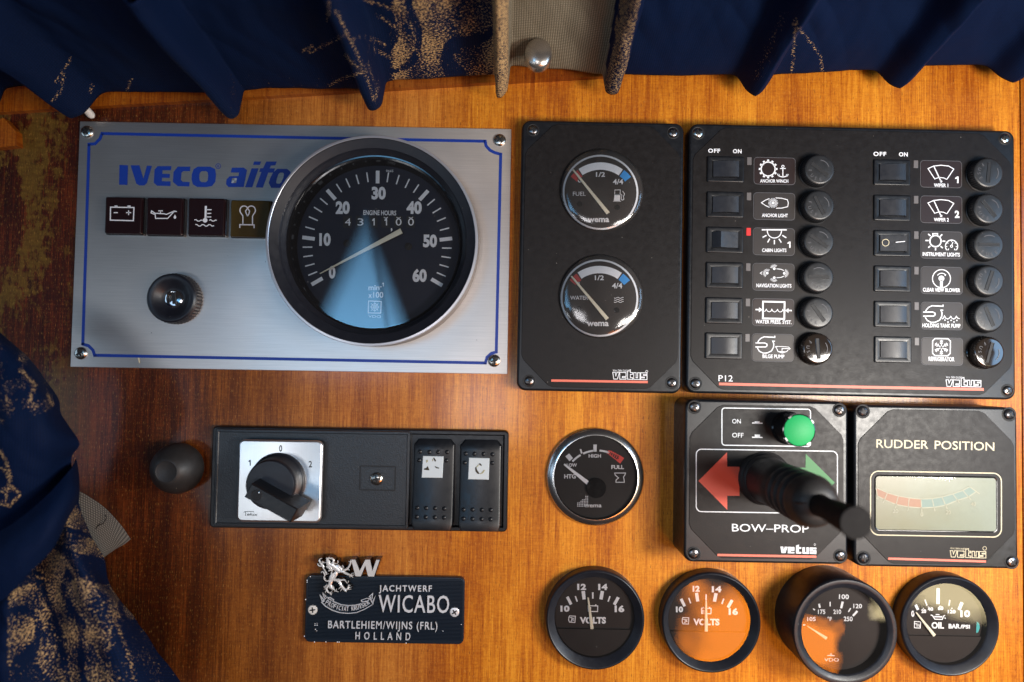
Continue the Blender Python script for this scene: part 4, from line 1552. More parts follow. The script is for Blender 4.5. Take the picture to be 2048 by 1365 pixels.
# bar handle: quadrilateral top seen at height 130
top = [T.pt(*zz(*p), 132) for p in ((652, 742), (1202, 1050), (1098, 1216), (560, 882))]
tc = sum(top, Vector((0, 0))) / 4
bw, bh = (top[1] - top[0]).length, (top[0] - top[3]).length
bd = (top[1] - top[0])
ba = math.degrees(math.atan2(bd.y, bd.x))
def bar(i, z, dx=0):
    out = []
    for x, y in ((-bw / 2 + i, -bh / 2 + i), (bw / 2 - i, -bh / 2 + i), (bw / 2 - i, bh / 2 - i), (-bw / 2 + i, bh / 2 - i)):
        out.append(rot2(tc, x, y, ba) + (z,))
    return out
mb = MB()
mb.loft([bar(-4.0, 62), bar(-3.5, 80), bar(-2, 128), bar(-1.4, 130.6), bar(0, 132)], smooth=False)
hd_ = mb.build('handle', M['black_case'], kn_)
hc = T.pt(*zz(703, 873), 132)
mb = MB()
mb.lathe(hc, [(10.0, 132.3), (9.0, 132.5), (8.6, 132.1)], 32)
mb.disc(hc, 9.2, 132.2, 32)
mb.build('screw_hole', M['recess'], kn_)
MB().lathe((hc.x + 4.5, hc.y + 4.5), [(2.4, 132.3), (2, 132.9), (.4, 133.1)], 12, cap1=True).build('screw_glint', M['chrome'], kn_)

# ------------------------------------------------------------------ two rocker switches
def big_rocker(c_px, wpx, ytop, ybot, label, win, marks):
    T = Thing('rocker_switch', label, 'rocker switch', (c_px, (ytop + ybot) / 2), 30, math.degrees(AP.ang), 'pair of black rocker switches')
    tw = T.size(wpx, 30)
    a, b = T.pt(c_px + 2, ytop, 18), T.pt(c_px - 2, ybot, 40)
    y1, y0 = a.y, b.y
    n = 16
    rings = []
    r = 9
    # build as lofted cross-sections from bottom to top
    def zf_(t):
        return 42 - 22 * t + 7 * (2 * t - 1) ** 2 * 0 - 5 * math.sin(PI * t)
    mb = MB()
    secs = []
    for i in range(n + 1):
        t = i / n
        y = y0 + (y1 - y0) * t
        ww = tw / 2
        if t < .05:
            ww -= 3 * (1 - t / .05)
        if t > .93:
            ww -= r * (1 - math.sqrt(max(0, 1 - ((t - .93) / .07) ** 2)))
        z1_ = zf_(t)
        if i == 0:
            z1_ -= 3
        if i == n:
            z1_ -= 4
        secs.append([(-ww - 1.5, y, 8), (-ww, y, z1_ - 4), (-ww + 1.2, y, z1_ - 1.2), (-ww + 4, y, z1_), (ww - 4, y, z1_), (ww - 1.2, y, z1_ - 1.2), (ww, y, z1_ - 4), (ww + 1.5, y, 8)])
    mb.loft(secs, closed=False, cap1=False)
    for s in (secs[0], secs[-1]):
        mb.add(s, [tuple(range(8))])
    rk = mb.build('rocker', M['black_case'], T, ang=30)
    def surf(px, py):
        p = T.pt(px, py, 30)
        for _ in range(3):
            t = (p.y - y0) / (y1 - y0)
            zc = zf_(t)
            p = T.pt(px, py, zc)
        return p, zc
    # milky window, following the slope
    q = [surf(*p) for p in win]
    n2 = 1
    mb = MB()
    vs = [(p.x, p.y, z + 1.0) for p, z in q]
    vb = [(p.x, p.y, z - 1.0) for p, z in q]
    mid = Vector((sum(v[0] for v in vs) / 4, sum(v[1] for v in vs) / 4, 0))
    def insetv(vv, f, dz):
        return [(mid.x + (x - mid.x) * f, mid.y + (y - mid.y) * f, z + dz) for x, y, z in vv]
    mb.loft([vb[::-1], insetv(vs, .985, -.5)[::-1], insetv(vs, .94, .2)[::-1]], smooth=False)
    wd = mb.build('legend_window', M['window'], rk)
    for mat, polys in marks:
        mb = MB()
        for pl in polys:
            pp = [surf(*p) for p in pl]
            mb.fill([(p.x, p.y) for p, z in pp], 0)
            k = len(pl)
            zb_, zt_ = (q[2][1] + q[3][1]) / 2, (q[0][1] + q[1][1]) / 2
            yb_, yt_ = (q[2][0].y + q[3][0].y) / 2, (q[0][0].y + q[1][0].y) / 2
            mb.v[-k:] = [(p.x, p.y, zb_ + (zt_ - zb_) * (p.y - yb_) / (yt_ - yb_) + 1.9) for p, z in pp]
        mb.build('worn_print', M[mat], wd)
    return T, surf, rk


z7 = Z(700, 830, 5.689)
def dotsf(T, surf, rk, pts):
    for p in pts:
        q, zc = surf(*z7(*p))
        MB().lathe((q.x, q.y), [(4.4, zc - .6), (4.1, zc + .8), (2.9, zc + 1.9), (1.2, zc + 2.4)], 16, cap1=True).build('grip_dot', M['black_case'], rk)


W1 = [z7(*p) for p in ((828, 466), (1066, 472), (1053, 720), (812, 716))]
m1 = [('wear', [[z7(*p) for p in pl] for pl in ([(843, 612), (870, 602), (885, 583), (897, 605), (906, 630), (878, 628), (845, 624)], [(967, 582), (985, 590), (1016, 600), (1014, 612), (990, 608), (970, 596)], [(948, 490), (960, 488), (975, 508), (982, 525), (970, 532), (958, 512)])]),
      ('wear_yellow', [[z7(*p) for p in pl] for pl in ([(868, 515), (885, 510), (888, 530), (872, 545)], [(940, 500), (947, 505), (945, 530), (938, 522)])])]
Ta, sa, ra = big_rocker(866, 81, 879, 1060, 'left black rocker switch with a worn symbol on its milky window', W1, m1)
dotsf(Ta, sa, ra, [(797, 420), (903, 424), (1003, 425), (1105, 424), (788, 518), (1097, 520)] + [(765, 1060), (866, 1062), (968, 1064), (1074, 1068), (760, 1163), (862, 1166), (966, 1168), (1070, 1170)])
W2 = [z7(*p) for p in ((1352, 486), (1588, 492), (1580, 741), (1340, 735))]
ringp = []
m2 = [('wear', [[z7(*p) for p in pl] for pl in ([(1465, 555), (1480, 550), (1500, 568), (1498, 580), (1480, 574)], [(1425, 600), (1438, 590), (1446, 625), (1465, 650), (1475, 672), (1450, 668), (1428, 640)])]),
      ('wear_yellow', [[z7(*p) for p in pl] for pl in ([(1438, 590), (1462, 562), (1466, 572), (1446, 598)], [(1478, 668), (1500, 655), (1525, 625), (1538, 628), (1515, 662), (1485, 675)])])]
Tb, sb, rb = big_rocker(960, 82, 881, 1063, 'right black rocker switch with a worn curved symbol on its milky window', W2, m2)
dotsf(Tb, sb, rb, [(1317, 442), (1416, 445), (1520, 446), (1622, 450), (1308, 545), (1618, 548)] + [(1292, 1080), (1395, 1080), (1500, 1082), (1602, 1085), (1290, 1184), (1394, 1186), (1498, 1188), (1600, 1190)])


# ================================================================== round gauges
def round_gauge(label, at, rim_px, hf, inner_px, hg, base_r=None, mat='black_bezel', hd=5, dialm='dial', name='gauge', group=None, cat='gauge', inner=None, lens=0, rimw=4, glass='glass', dome=0):
    T = Thing(name, label, cat, at, hf, group=group)
    rf = T.size(rim_px, hf)
    ri = T.size(inner_px, hg)
    br = base_r or rf
    mb = MB()
    if mat == 'chrome':
        mb.lathe((0, 0), [(rf - 1, 0), (rf, 2), (rf, 6), (rf - 1.2, 7.6), (rf - 3.5, 9.4), (rf - 7, 11.6), (ri + 3.2, 13.2), (ri + .8, 14.0), (ri, 14)], 120)
    else:
        mb.lathe((0, 0), [(br, 0), (br, hf * .25), (rf, hf - 6), (rf - .8, hf - 2.5), (rf - 2.5, hf - .6), (rf - rimw, hf), (rf - rimw - 2, hf - .8), (ri + 2.5, hg + 2.5), (ri + 1.2, hg + 1.6), (ri, hg - .5)], 120)
    mb.build('bezel', M['chrome_ring' if mat == 'chrome' else mat], T)
    MB().lathe((0, 0), [(ri, hg), (ri - 2, hd - 1)], 96).build('inner_wall', M['dial'], T)
    MB().disc((0, 0), ri, hd, 96).build('dial', M[dialm], T)
    prof = [(ri, hg), (ri * .8, hg + dome * .36), (ri * .55, hg + dome * .7), (ri * .25, hg + dome * .94), (.6, hg + dome)] if dome else [(ri, hg), (.6, hg + .2)]
    MB().lathe((0, 0), prof, 96, cap1=True).build('glass', M[glass], T)
    return T, hd


# ---- chrome tank gauge
T, hd = round_gauge('chrome ringed holding tank gauge alone on the orange wood', (1192.3, 956), 97.5, 17, 83.5, 15, mat='chrome', hd=5, name='tank_gauge', cat='tank gauge', dome=1.5)
zz = Z(1070, 840, 5.933)
k = Ink(T, hd + .3, zz)
cc = (738, 760)
for a0, a1 in ((-48, -30), (-25, -5), (4, 21)):
    k.line([(738 + 0 + 395 * math.sin(R(a)) * 1.0, 760 - 395 * math.cos(R(a))) for a in [a0 + (a1 - a0) * i / 6 for i in range(7)]][::1], 22)
k.poly([(693, 294), (733, 294), (731, 380), (693, 378)])
k.poly([(530, 350), (548, 346), (565, 396), (546, 404)])
k.poly([(360, 435), (405, 400), (450, 455), (410, 492)])
k.text('LOW', (376, 556), (497, 556), 36, 0.03)
k.text('HIGH', (637, 448), (783, 448), 38, 0.03)
k.text('FULL', (906, 583), (1055, 583), 42, 0.03)
k.text('HTG', (347, 695), (483, 695), 46, 0.03)
k.text('wema', (583, 1038), (790, 1038), 46, 0.02)
for j, (x0, n_) in enumerate(((505, 2), (505, 2))):
    pass
for cx_ in range(7):
    for ry_ in range(7):
        lim = [3, 3, 3, 4, 5, 7, 7][cx_] if cx_ < 7 else 0
        if ry_ < [3, 3, 4, 5, 5, 7, 7][cx_]:
            k.disc((507 + cx_ * 19.5, 1025 - ry_ * 19), 6.5)
k.line([(943, 632), (1075, 632), (1070, 650), (1050, 680), (1058, 715), (1060, 742), (960, 742), (962, 715), (992, 690), (955, 660), (943, 632)], 9)
k.build('dial_print', M['grey_print'])
k = Ink(T, hd + .3, zz)
k.poly([(870, 362), (895, 368), (882, 410), (855, 402)])
for i in range(5):
    x0, y0 = 905 + i * 22, 372 + i * 13
    k.line([(x0 + 8, y0 - 4), (x0 - 12 + i * 2, y0 + 45)], 9)
k.poly([(1012, 425), (1058, 455), (1010, 520), (965, 482)])
k.line([(890, 372), (1010, 430)], 10)
k.line([(878, 408), (970, 478)], 10)
k.build('red_zone', M['red_bright'])
a, b = T.pt(*zz(346, 528), 9), T.pt(*zz(630, 752), 9)
needle(T, a, b, 9.5, 1.8, 4.0, 'white')
hc_ = T.pt(*zz(725, 810), 9)
MB().lathe(hc_, [(19.5, 5), (19.5, 11), (18.5, 12)], 48, cap1=True).build('hub', M['black_gloss'], T)

# ---- voltmeters
def volt(label, at, rim, hf, ic, inner, hg, zz, L):
    T, hd = round_gauge(label, at, rim, hf, inner, hg, base_r=None, hd=5, name='voltmeter', cat='voltmeter', group='pair of voltmeters in the bottom row', dialm='dial_brown')
    k = Ink(T, hd + .3, zz)
    L['draw'](k)
    k.build('dial_print', M['white'])
    # the raised lower mask of the dial
    y = L['mask']
    ri = T.size(inner, hg) - 1.5
    p0 = T.pt(*zz(L['mx'], y), 10)
    th0 = math.asin(max(-1, min(1, p0.y / ri)))
    arcp = [(ri * math.cos(PI - th0 + (PI + 2 * th0) * i / 24), ri * math.sin(PI - th0 + (PI + 2 * th0) * i / 24)) for i in range(25)]
    mb = MB()
    mb.prism(arcp, 5, 10)
    mb.build('dial_mask', M['dial'], T)
    n0, n1 = L['needle']
    needle(T, T.pt(*zz(*n0), 8.5), T.pt(*zz(*n1), 11), 11, 1.5, 3.2, 'needle')
    return T


def vd1(k):
    k.text('10', (272, 606), (370, 606), 56, 0.05)
    k.text('12', (452, 373), (548, 373), 56, 0.05)
    k.text('14', (677, 374), (776, 374), 56, 0.05)
    k.text('16', (853, 610), (956, 610), 60, 0.05)
    k.text('VOLTS', (480, 733), (760, 733), 60, 0.05)
    for a, b, w_ in (((345, 450), (387, 532), 30), ((432, 443), (452, 502), 14), ((516, 388), (526, 478), 36), ((619, 402), (619, 470), 16), ((722, 388), (706, 478), 36), ((803, 443), (783, 502), 15), ((892, 455), (848, 535), 32)):
        k.line([a, b], w_)
    k.line([(568, 545), (672, 548), (670, 608), (570, 606)], 9, True)
    k.poly([(575, 560), (600, 560), (600, 600), (575, 600)])
    k.line([(645, 537), (657, 537)], 10)
    k.line([(370, 655), (432, 657), (428, 725), (370, 722), (360, 700), (362, 670)], 8, True)
    k.line([(370, 672), (395, 672), (392, 712), (378, 712)], 7)
    k.line([(418, 680), (405, 680), (405, 700), (420, 700)], 7)


def vd2(k):
    k.text('10', (278, 612), (355, 612), 52, 0.05)
    k.text('12', (457, 392), (533, 392), 54, 0.05)
    k.text('14', (662, 398), (765, 398), 56, 0.05)
    k.text('16', (842, 640), (943, 640), 60, 0.05)
    k.text('VOLTS', (463, 750), (745, 752), 60, 0.05)
    for a, b, w_ in (((332, 472), (372, 552), 30), ((415, 462), (435, 520), 14), ((498, 408), (512, 500), 34), ((601, 425), (601, 490), 14), ((708, 412), (690, 502), 36), ((790, 470), (770, 527), 15), ((880, 485), (835, 565), 32)):
        k.line([a, b], w_)
    k.line([(552, 572), (655, 575), (652, 632), (553, 630)], 9, True)
    k.poly([(560, 590), (585, 590), (585, 625), (560, 625)])
    k.line([(565, 563), (580, 563)], 10)
    k.line([(630, 565), (645, 565)], 10)
    k.line([(352, 672), (416, 675), (412, 742), (352, 740), (344, 715), (346, 690)], 8, True)
    k.line([(352, 690), (377, 690), (376, 727), (362, 727)], 7)
    k.line([(402, 697), (388, 697), (388, 716), (402, 716)], 7)


volt('black rimmed voltmeter with a dark dial, leftmost of the bottom gauges', (1190.8, 1241), 98, 29, None, 78.5, 14, Z(1070, 1110, 5.354), {'draw': vd1, 'mask': 798, 'mx': 620, 'needle': ((567, 455), (612, 795))})
volt('black rimmed voltmeter reflecting orange wood, second of the bottom gauges', (1423.3, 1246.5), 98.5, 31, None, 81, 16, Z(1300, 1110, 5.354), {'draw': vd2, 'mask': 826, 'mx': 605, 'needle': ((598, 488), (604, 822))})

# ---- temperature gauge on a long sleeve
T, hd = round_gauge('water temperature gauge on a long black sleeve, third of the bottom gauges', (1691.5, 1265), 104, 90, 84.5, 84, base_r=96.5, hd=68, name='temperature_gauge', cat='temperature gauge', dialm='dial_brown', rimw=8, dome=2.5)
zz = Z(1530, 1110, 5.352)
k = Ink(T, hd + .3, zz)
for s, a, b, cp in (('100', (792, 472), (898, 474), 46), ('120', (946, 572), (1038, 572), 44), ('175', (568, 633), (646, 633), 44), ('210', (732, 633), (815, 633), 44), ('250', (843, 708), (938, 710), 44), ('105', (452, 708), (543, 708), 40), ('°F', (668, 708), (716, 708), 40)):
    k.text(s, a, b, cp, 0.02)
for a, b, w_ in (((578, 525), (588, 568), 20), ((697, 503), (697, 552), 12), ((832, 502), (815, 573), 24), ((917, 572), (893, 612), 13), ((988, 602), (942, 655), 22), ((515, 578), (535, 592), 12), ((408, 750), (432, 752), 14)):
    k.line([a, b], w_)
k.text('VDO', (636, 1142), (790, 1142), 34, 0.0)
k.line([(668, 1078), (745, 1080)], 8)
k.line([(706, 1055), (706, 1078)], 9)
k.build('dial_print', M['grey_print'])
needle(T, T.pt(*zz(455, 765), hd + 6), T.pt(*zz(662, 898), hd + 6), hd + 6, .8, 2.8, 'red_needle')

# ---- oil gauge
T, hd = round_gauge('oil pressure gauge at the bottom right corner of the dashboard', (1901.5, 1253.5), 98.5, 34, 79.5, 22, hd=11, name='oil_gauge', cat='oil gauge', dialm='dial_brown')
zz = Z(1780, 1110, 5.354)
k = Ink(T, hd + .3, zz)
for s, a, b, cp in (('10', (755, 664), (858, 664), 64), ('0', (228, 660), (262, 660), 56), ('OIL', (445, 786), (578, 788), 60), ('BAR', (628, 787), (750, 788), 44), ('/PSI', (752, 788), (856, 789), 36), ('20', (335, 622), (388, 622), 34), ('40', (405, 598), (463, 598), 34), ('60', (512, 590), (572, 590), 34), ('120', (618, 625), (703, 627), 34)):
    k.text(s, a, b, cp, 0.04)
for a, b, w_ in (((275, 535), (300, 590), 28), ((374, 480), (396, 545), 12), ((516, 360), (514, 528), 34), ((640, 485), (632, 545), 13), ((772, 510), (738, 590), 34), ((352, 572), (360, 580), 10), ((535, 545), (538, 558), 12), ((660, 568), (664, 578), 12), ((408, 556), (414, 564), 10)):
    k.line([a, b], w_)
k.line([(435, 645), (455, 650), (480, 690), (560, 692), (575, 655), (590, 650)], 10)
k.line([(475, 662), (560, 665)], 14)
k.line([(490, 640), (530, 640)], 9)
k.line([(585, 672), (595, 685)], 10)
k.line([(262, 715), (328, 718), (324, 785), (262, 782)], 8, True)
k.line([(268, 740), (290, 740), (290, 770)], 8)
k.line([(310, 740), (310, 765), (322, 765)], 8)
k.build('dial_print', M['white'])
needle(T, T.pt(*zz(282, 618), hd + 6), T.pt(*zz(480, 868), hd + 6), hd + 6, 1.2, 3.2, 'needle')
ri = T.size(79.5, 22) - 1.5
p0 = T.pt(*zz(600, 872), hd + 4)
th0 = math.asin(p0.y / ri)
MB().prism([(ri * math.cos(PI - th0 + (PI + 2 * th0) * i / 24), ri * math.sin(PI - th0 + (PI + 2 * th0) * i / 24)) for i in range(25)], hd, hd + 4).build('dial_mask', M['dial_brown'], T)
k = Ink(T, hd + .5, zz)
k.poly([(930, 715), (955, 735), (962, 780), (945, 830), (922, 838), (925, 780)])
k.build('teal_mark', flat('teal_reflector', (0.05, 0.35, 0.36), 0.4))

# ================================================================== maker's badge
HN = 12
T, w, h = quad_thing('name_badge', 'black ribbed shipyard name badge with silver lion and raised lettering', 'name badge',
                     (613, 1151.5), (930.5, 1155), (926, 1289), (608, 1285.5), HN)
mb = MB()
n = 44
prof = [rrect((0, 0), w, h, 11, z, 5) for z in (0, HN - 1.6)]
mb.loft(prof, cap1=False)
mb.rr((0, 0), w, h, 11, [(0, HN - 1.6), (1.2, HN - .5), (2.2, HN - .4)], 5)
mb.build('badge_plate', M['badge'], T)
mb = MB()
step = (h - 14) / n
for i in range(n):
    y = -h / 2 + 7 + step * (i + .5)
    x0, x1 = -w / 2 + 4, w / 2 - 4
    mb.add([(x0, y - step * .32, HN - .5), (x1, y - step * .32, HN - .5), (x1, y - step * .12, HN + 1.1), (x0, y - step * .12, HN + 1.1), (x1, y + step * .12, HN + 1.1), (x0, y + step * .12, HN + 1.1), (x1, y + step * .32, HN - .5), (x0, y + step * .32, HN - .5)],
           [(0, 1, 2, 3), (3, 2, 4, 5), (5, 4, 6, 7)])
mb.build('ribbing', M['badge'], T, kind='stuff')
zz = Z(590, 1090, 5.689)
hl = HN + 4
def raised_text(s, a, b, cp, bold, mat, th=3, hh=hl, sp=1.0):
    k = Ink(T, hh, zz)
    k.text(s, a, b, cp, bold, sp)
    return k.raised('lettering', M[mat], th)
raised_text('JACHTWERF', (955, 530), (1556, 533), 66, 0.012, 'badge_grey', sp=1.25)
raised_text('WICABO', (948, 766), (1752, 776), 188, 0.004, 'badge_grey', sp=1.12)
raised_text('BARTLEHIEM/WIJNS (FRL)', (375, 950), (1618, 966), 82, 0.003, 'badge_grey', sp=1.18)
raised_text('HOLLAND', (686, 1076), (1310, 1087), 80, 0.004, 'badge_grey', sp=2.0)
# W standing above the plate, on a black backing
pw = [(640, 170), (682, 172), (735, 300), (800, 172), (850, 172), (880, 300), (925, 172), (962, 174), (898, 362), (832, 360), (800, 235), (748, 360), (688, 358)]
def raise_poly(pts, hh, th, name, mat, zz_=None, parent=None):
    z__ = zz_ or zz
    P = [T.pt(*z__(*p), hh) for p in pts]
    mb = MB()
    mb.prism([(p.x, p.y) for p in P], hh - th, hh)
    return mb.build(name, M[mat], parent if parent is not None else T)
wl = raise_poly(pw, 27, 2.5, 'letter_w', 'badge_metal')
raise_poly([(632, 166), (688, 166), (736, 290), (796, 166), (856, 166), (882, 288), (920, 166), (975, 166), (905, 366), (828, 366), (800, 250), (752, 366), (684, 366)], 24.5, 24.3, 'letter_backing', 'black_gloss', parent=wl)
# the heraldic lion: strokes and limbs in polished metal over a black backing
zl = Z(620, 1095, 11.375)
strokes = [  # (points, start width, end width)
    ([(430, 240), (400, 260), (385, 300), (395, 350), (430, 400)], 40, 60),
    ([(370, 245), (400, 290), (430, 330)], 24, 60),
    ([(440, 250), (500, 262), (530, 300), (520, 350), (480, 400)], 34, 60),
    ([(470, 390), (560, 370), (605, 375), (632, 350), (625, 310)], 22, 14),
    ([(400, 330), (430, 420), (460, 470)], 90, 100),
    ([(370, 440), (430, 470), (470, 500)], 26, 60),
    ([(480, 400), (540, 450), (600, 500), (650, 545)], 110, 130),
    ([(520, 470), (600, 440), (670, 470), (700, 520)], 80, 90),
    ([(700, 470), (740, 480), (748, 440), (728, 420)], 18, 12),
    ([(640, 400), (650, 430), (660, 460)], 10, 30),
    ([(420, 540), (470, 520), (520, 500)], 22, 60),
    ([(500, 540), (480, 600), (500, 650)], 22, 24),
    ([(760, 520), (830, 500), (885, 440), (915, 380), (925, 320)], 50, 34),
    ([(925, 340), (880, 320)], 20, 8), ([(930, 330), (915, 290)], 20, 8), ([(935, 330), (960, 300)], 20, 10), ([(900, 400), (880, 380)], 16, 6),
    ([(870, 500), (890, 530)], 14, 6),
    ([(650, 540), (740, 555), (800, 590), (870, 620), (930, 640)], 80, 34),
    ([(920, 625), (960, 595), (1000, 590)], 22, 10), ([(920, 640), (985, 635), (1015, 620)], 20, 10), ([(915, 650), (955, 675), (975, 690)], 20, 10), ([(905, 650), (905, 685)], 14, 8),
    ([(580, 590), (560, 650), (500, 720), (470, 790)], 110, 90),
    ([(520, 620), (480, 680), (460, 760)], 90, 90),
    ([(470, 770), (450, 850), (470, 910), (520, 950)], 100, 60),
    ([(450, 830), (400, 900), (370, 960), (400, 1020)], 60, 34),
    ([(380, 850), (340, 890), (310, 890)], 24, 10), ([(360, 930), (320, 960)], 22, 10), ([(370, 900), (310, 925)], 20, 10),
    ([(385, 1000), (430, 1040), (480, 1055)], 34, 24), ([(450, 1040), (490, 1010), (505, 985)], 18, 8), ([(470, 1055), (510, 1040)], 16, 8), ([(460, 1060), (485, 1088)], 16, 8), ([(350, 1000), (350, 1035)], 18, 8),
    ([(500, 880), (540, 960), (580, 1000), (640, 1020)], 30, 12), ([(590, 1000), (600, 950)], 16, 6), ([(560, 990), (555, 1010)], 16, 8),
    ([(530, 740), (600, 750), (660, 790), (690, 850), (740, 920), (800, 990)], 60, 60),
    ([(620, 740), (700, 750), (760, 740), (800, 760)], 60, 26),
    ([(790, 745), (820, 790), (850, 815), (870, 790), (865, 770)], 16, 10),
    ([(700, 900), (650, 950)], 40, 12), ([(720, 950), (690, 1000)], 26, 10),
    ([(790, 960), (840, 960), (870, 900), (880, 860)], 50, 30), ([(870, 900), (920, 865)], 18, 10), ([(870, 930), (945, 905)], 20, 10), ([(860, 960), (935, 955)], 18, 10), ([(800, 980), (825, 1020)], 22, 8),
    ([(490, 740), (400, 770), (340, 750), (315, 690), (330, 640)], 30, 26),
    ([(330, 650), (370, 620), (420, 605)], 20, 8), ([(335, 640), (300, 570), (260, 560), (255, 585)], 34, 12),
    ([(370, 610), (330, 530), (285, 460)], 26, 18),
    ([(300, 450), (270, 400), (230, 350), (205, 300), (230, 265), (260, 258)], 60, 20),
    ([(290, 420), (220, 430), (180, 400), (170, 375)], 40, 12), ([(260, 370), (290, 350), (330, 355), (270, 320)], 30, 10),
    ([(380, 360), (345, 345)], 22, 8), ([(400, 420), (375, 400)], 20, 8)]
def stroke_mesh(hh, th, grow, zoff=0):
    mb = MB()
    for i, (pts, w0, w1) in enumerate(strokes):
        q = []
        # smooth the limb with a Catmull-Rom pass
        P = [Vector(p) for p in pts]
        for a in range(len(P) - 1):
            p0, p1, p2, p3 = P[max(a - 1, 0)], P[a], P[a + 1], P[min(a + 2, len(P) - 1)]
            for s in range(4):
                t = s / 4
                q.append(.5 * ((2 * p1) + (p2 - p0) * t + (2 * p0 - 5 * p1 + 4 * p2 - p3) * t * t + (3 * p1 - p0 - 3 * p2 + p3) * t ** 3))
        q.append(P[-1])
        loc = [T.pt(*zl(*p), hh) for p in q]
        n = len(loc)
        sc_ = (1 / 11.375) * (D - hh) / D
        zt = hh + (i % 7) * .12 + zoff
        vs, fs = [], []
        for j, p in enumerate(loc):
            a, b = loc[max(j - 1, 0)], loc[min(j + 1, n - 1)]
            d = (b - a).normalized()
            nn = Vector((-d.y, d.x))
            ww = ((w0 + (w1 - w0) * j / (n - 1)) * .5 * .80 + grow) * sc_
            ee = d * (ww * (.7 if j == n - 1 else -.7 if j == 0 else 0))
            p = p + ee
            kx = .45 if j in (0, n - 1) else 1
            for off, zz_ in ((-1, -th), (-1, -.9), (-.45, 0), (.45, 0), (1, -.9), (1, -th)):
                vs.append((p.x + nn.x * ww * off * kx, p.y + nn.y * ww * off * kx, zt + zz_))
        for j in range(n - 1):
            for m_ in range(5):
                fs.append((j * 6 + m_ + 1, j * 6 + m_, j * 6 + 6 + m_, j * 6 + 7 + m_))
        mb.add(vs, fs, True)
        mb.add(vs[:6], [(0, 1, 2, 3, 4, 5)])
        mb.add(vs[-6:], [(5, 4, 3, 2, 1, 0)])
    return mb
lion = stroke_mesh(27, 3, 2).build('lion_emblem', M['badge_metal'], T, 'polished rampant lion emblem')
stroke_mesh(24, 20, 16).build('emblem_backing', M['black_gloss'], lion)
# motto ribbon
k = Ink(T, hl, zz)
k.line([(335, 640), (300, 655), (345, 700), (420, 745), (500, 772), (600, 782), (700, 772), (790, 735), (850, 700), (885, 678), (855, 612), (825, 640), (760, 668), (680, 688), (600, 692), (520, 682), (440, 650), (380, 612), (362, 598)], 7)
k.line([(300, 655), (362, 598)], 7)
k.line([(362, 600), (395, 600), (440, 630), (428, 645), (375, 612)], 6)
k.line([(855, 612), (815, 610), (752, 632), (760, 650), (820, 640)], 6)
k.line([(335, 612), (314, 548), (352, 592)], 7)
k.line([(310, 645), (284, 578), (330, 632)], 7)
k.line([(862, 606), (845, 590), (882, 556), (874, 620)], 7)
k.line([(880, 650), (912, 588), (880, 682)], 7)
k.raised('motto_ribbon', M['badge_grey'], 3)
k = Ink(T, hl, zz)
word = 'PROFICIAT KRUISER'
for i, ch in enumerate(word):
    if ch == ' ':
        continue
    t = i / (len(word) - 1)
    x = 350 + (842 - 350) * t
    u = (x - 597) / 255
    yb = 752 - 82 * u * u + 3
    sl = math.atan(-2 * 82 * u / 255)
    wch = 26 if ch != 'I' else 7
    dx, dy = wch / 2 * math.cos(sl), wch / 2 * math.sin(sl)
    k.text(ch, (x - dx, yb - dy), (x + dx, yb + dy), 50, 0.0)
k.raised('motto_lettering', M['badge_grey'], 3)
screw(T, (625.5, 1220), 9.5, HN, 'white_plastic', 8, rise=1.8)
screw(T, (909, 1224.5), 9.5, HN, 'badge_grey', 35, rise=1.8)
k = Ink(T, HN + .6, zz)
for x, y in ((228, 895), (252, 893), (228, 915), (252, 915), (232, 962), (247, 982), (138, 405), (138, 425), (175, 362), (352, 1105), (482, 1107), (502, 1107), (107, 1040), (122, 622), (1893, 905), (1684, 980), (1265, 1118), (222, 1106)):
    k.disc((x, y), 6)
k.build('paint_chips', M['white'])

# ================================================================== curtain peg
T = Thing('curtain_rod_end', 'white plastic rod end poking out under the curtain above the silver plate corner', 'curtain rod', (178, 224), 25)
d = T.pt(163, 209, 40)
e = T.pt(184, 233, 14)
mb = MB()
ax3 = Vector((e.x - d.x, e.y - d.y, -30))
L_ = ax3.length
ax3.normalize()
ux = ax3.cross(Vector((0, 0, 1))).normalized()
uy = ax3.cross(ux)
rings = []
for s, r_ in ((-34, 7.6), (0, 7.6), (L_ - 6, 7.6), (L_ - 2, 6.6), (L_ + 1, 4.5), (L_ + 2.5, 1.5)):
    c3 = Vector((d.x, d.y, 42)) + ax3 * s
    rings.append([tuple(c3 + (ux * math.cos(2 * PI * i / 24) + uy * math.sin(2 * PI * i / 24)) * r_) for i in range(24)])
mb.loft(rings)
mb.build('rod_end', M['white_plastic'], T)


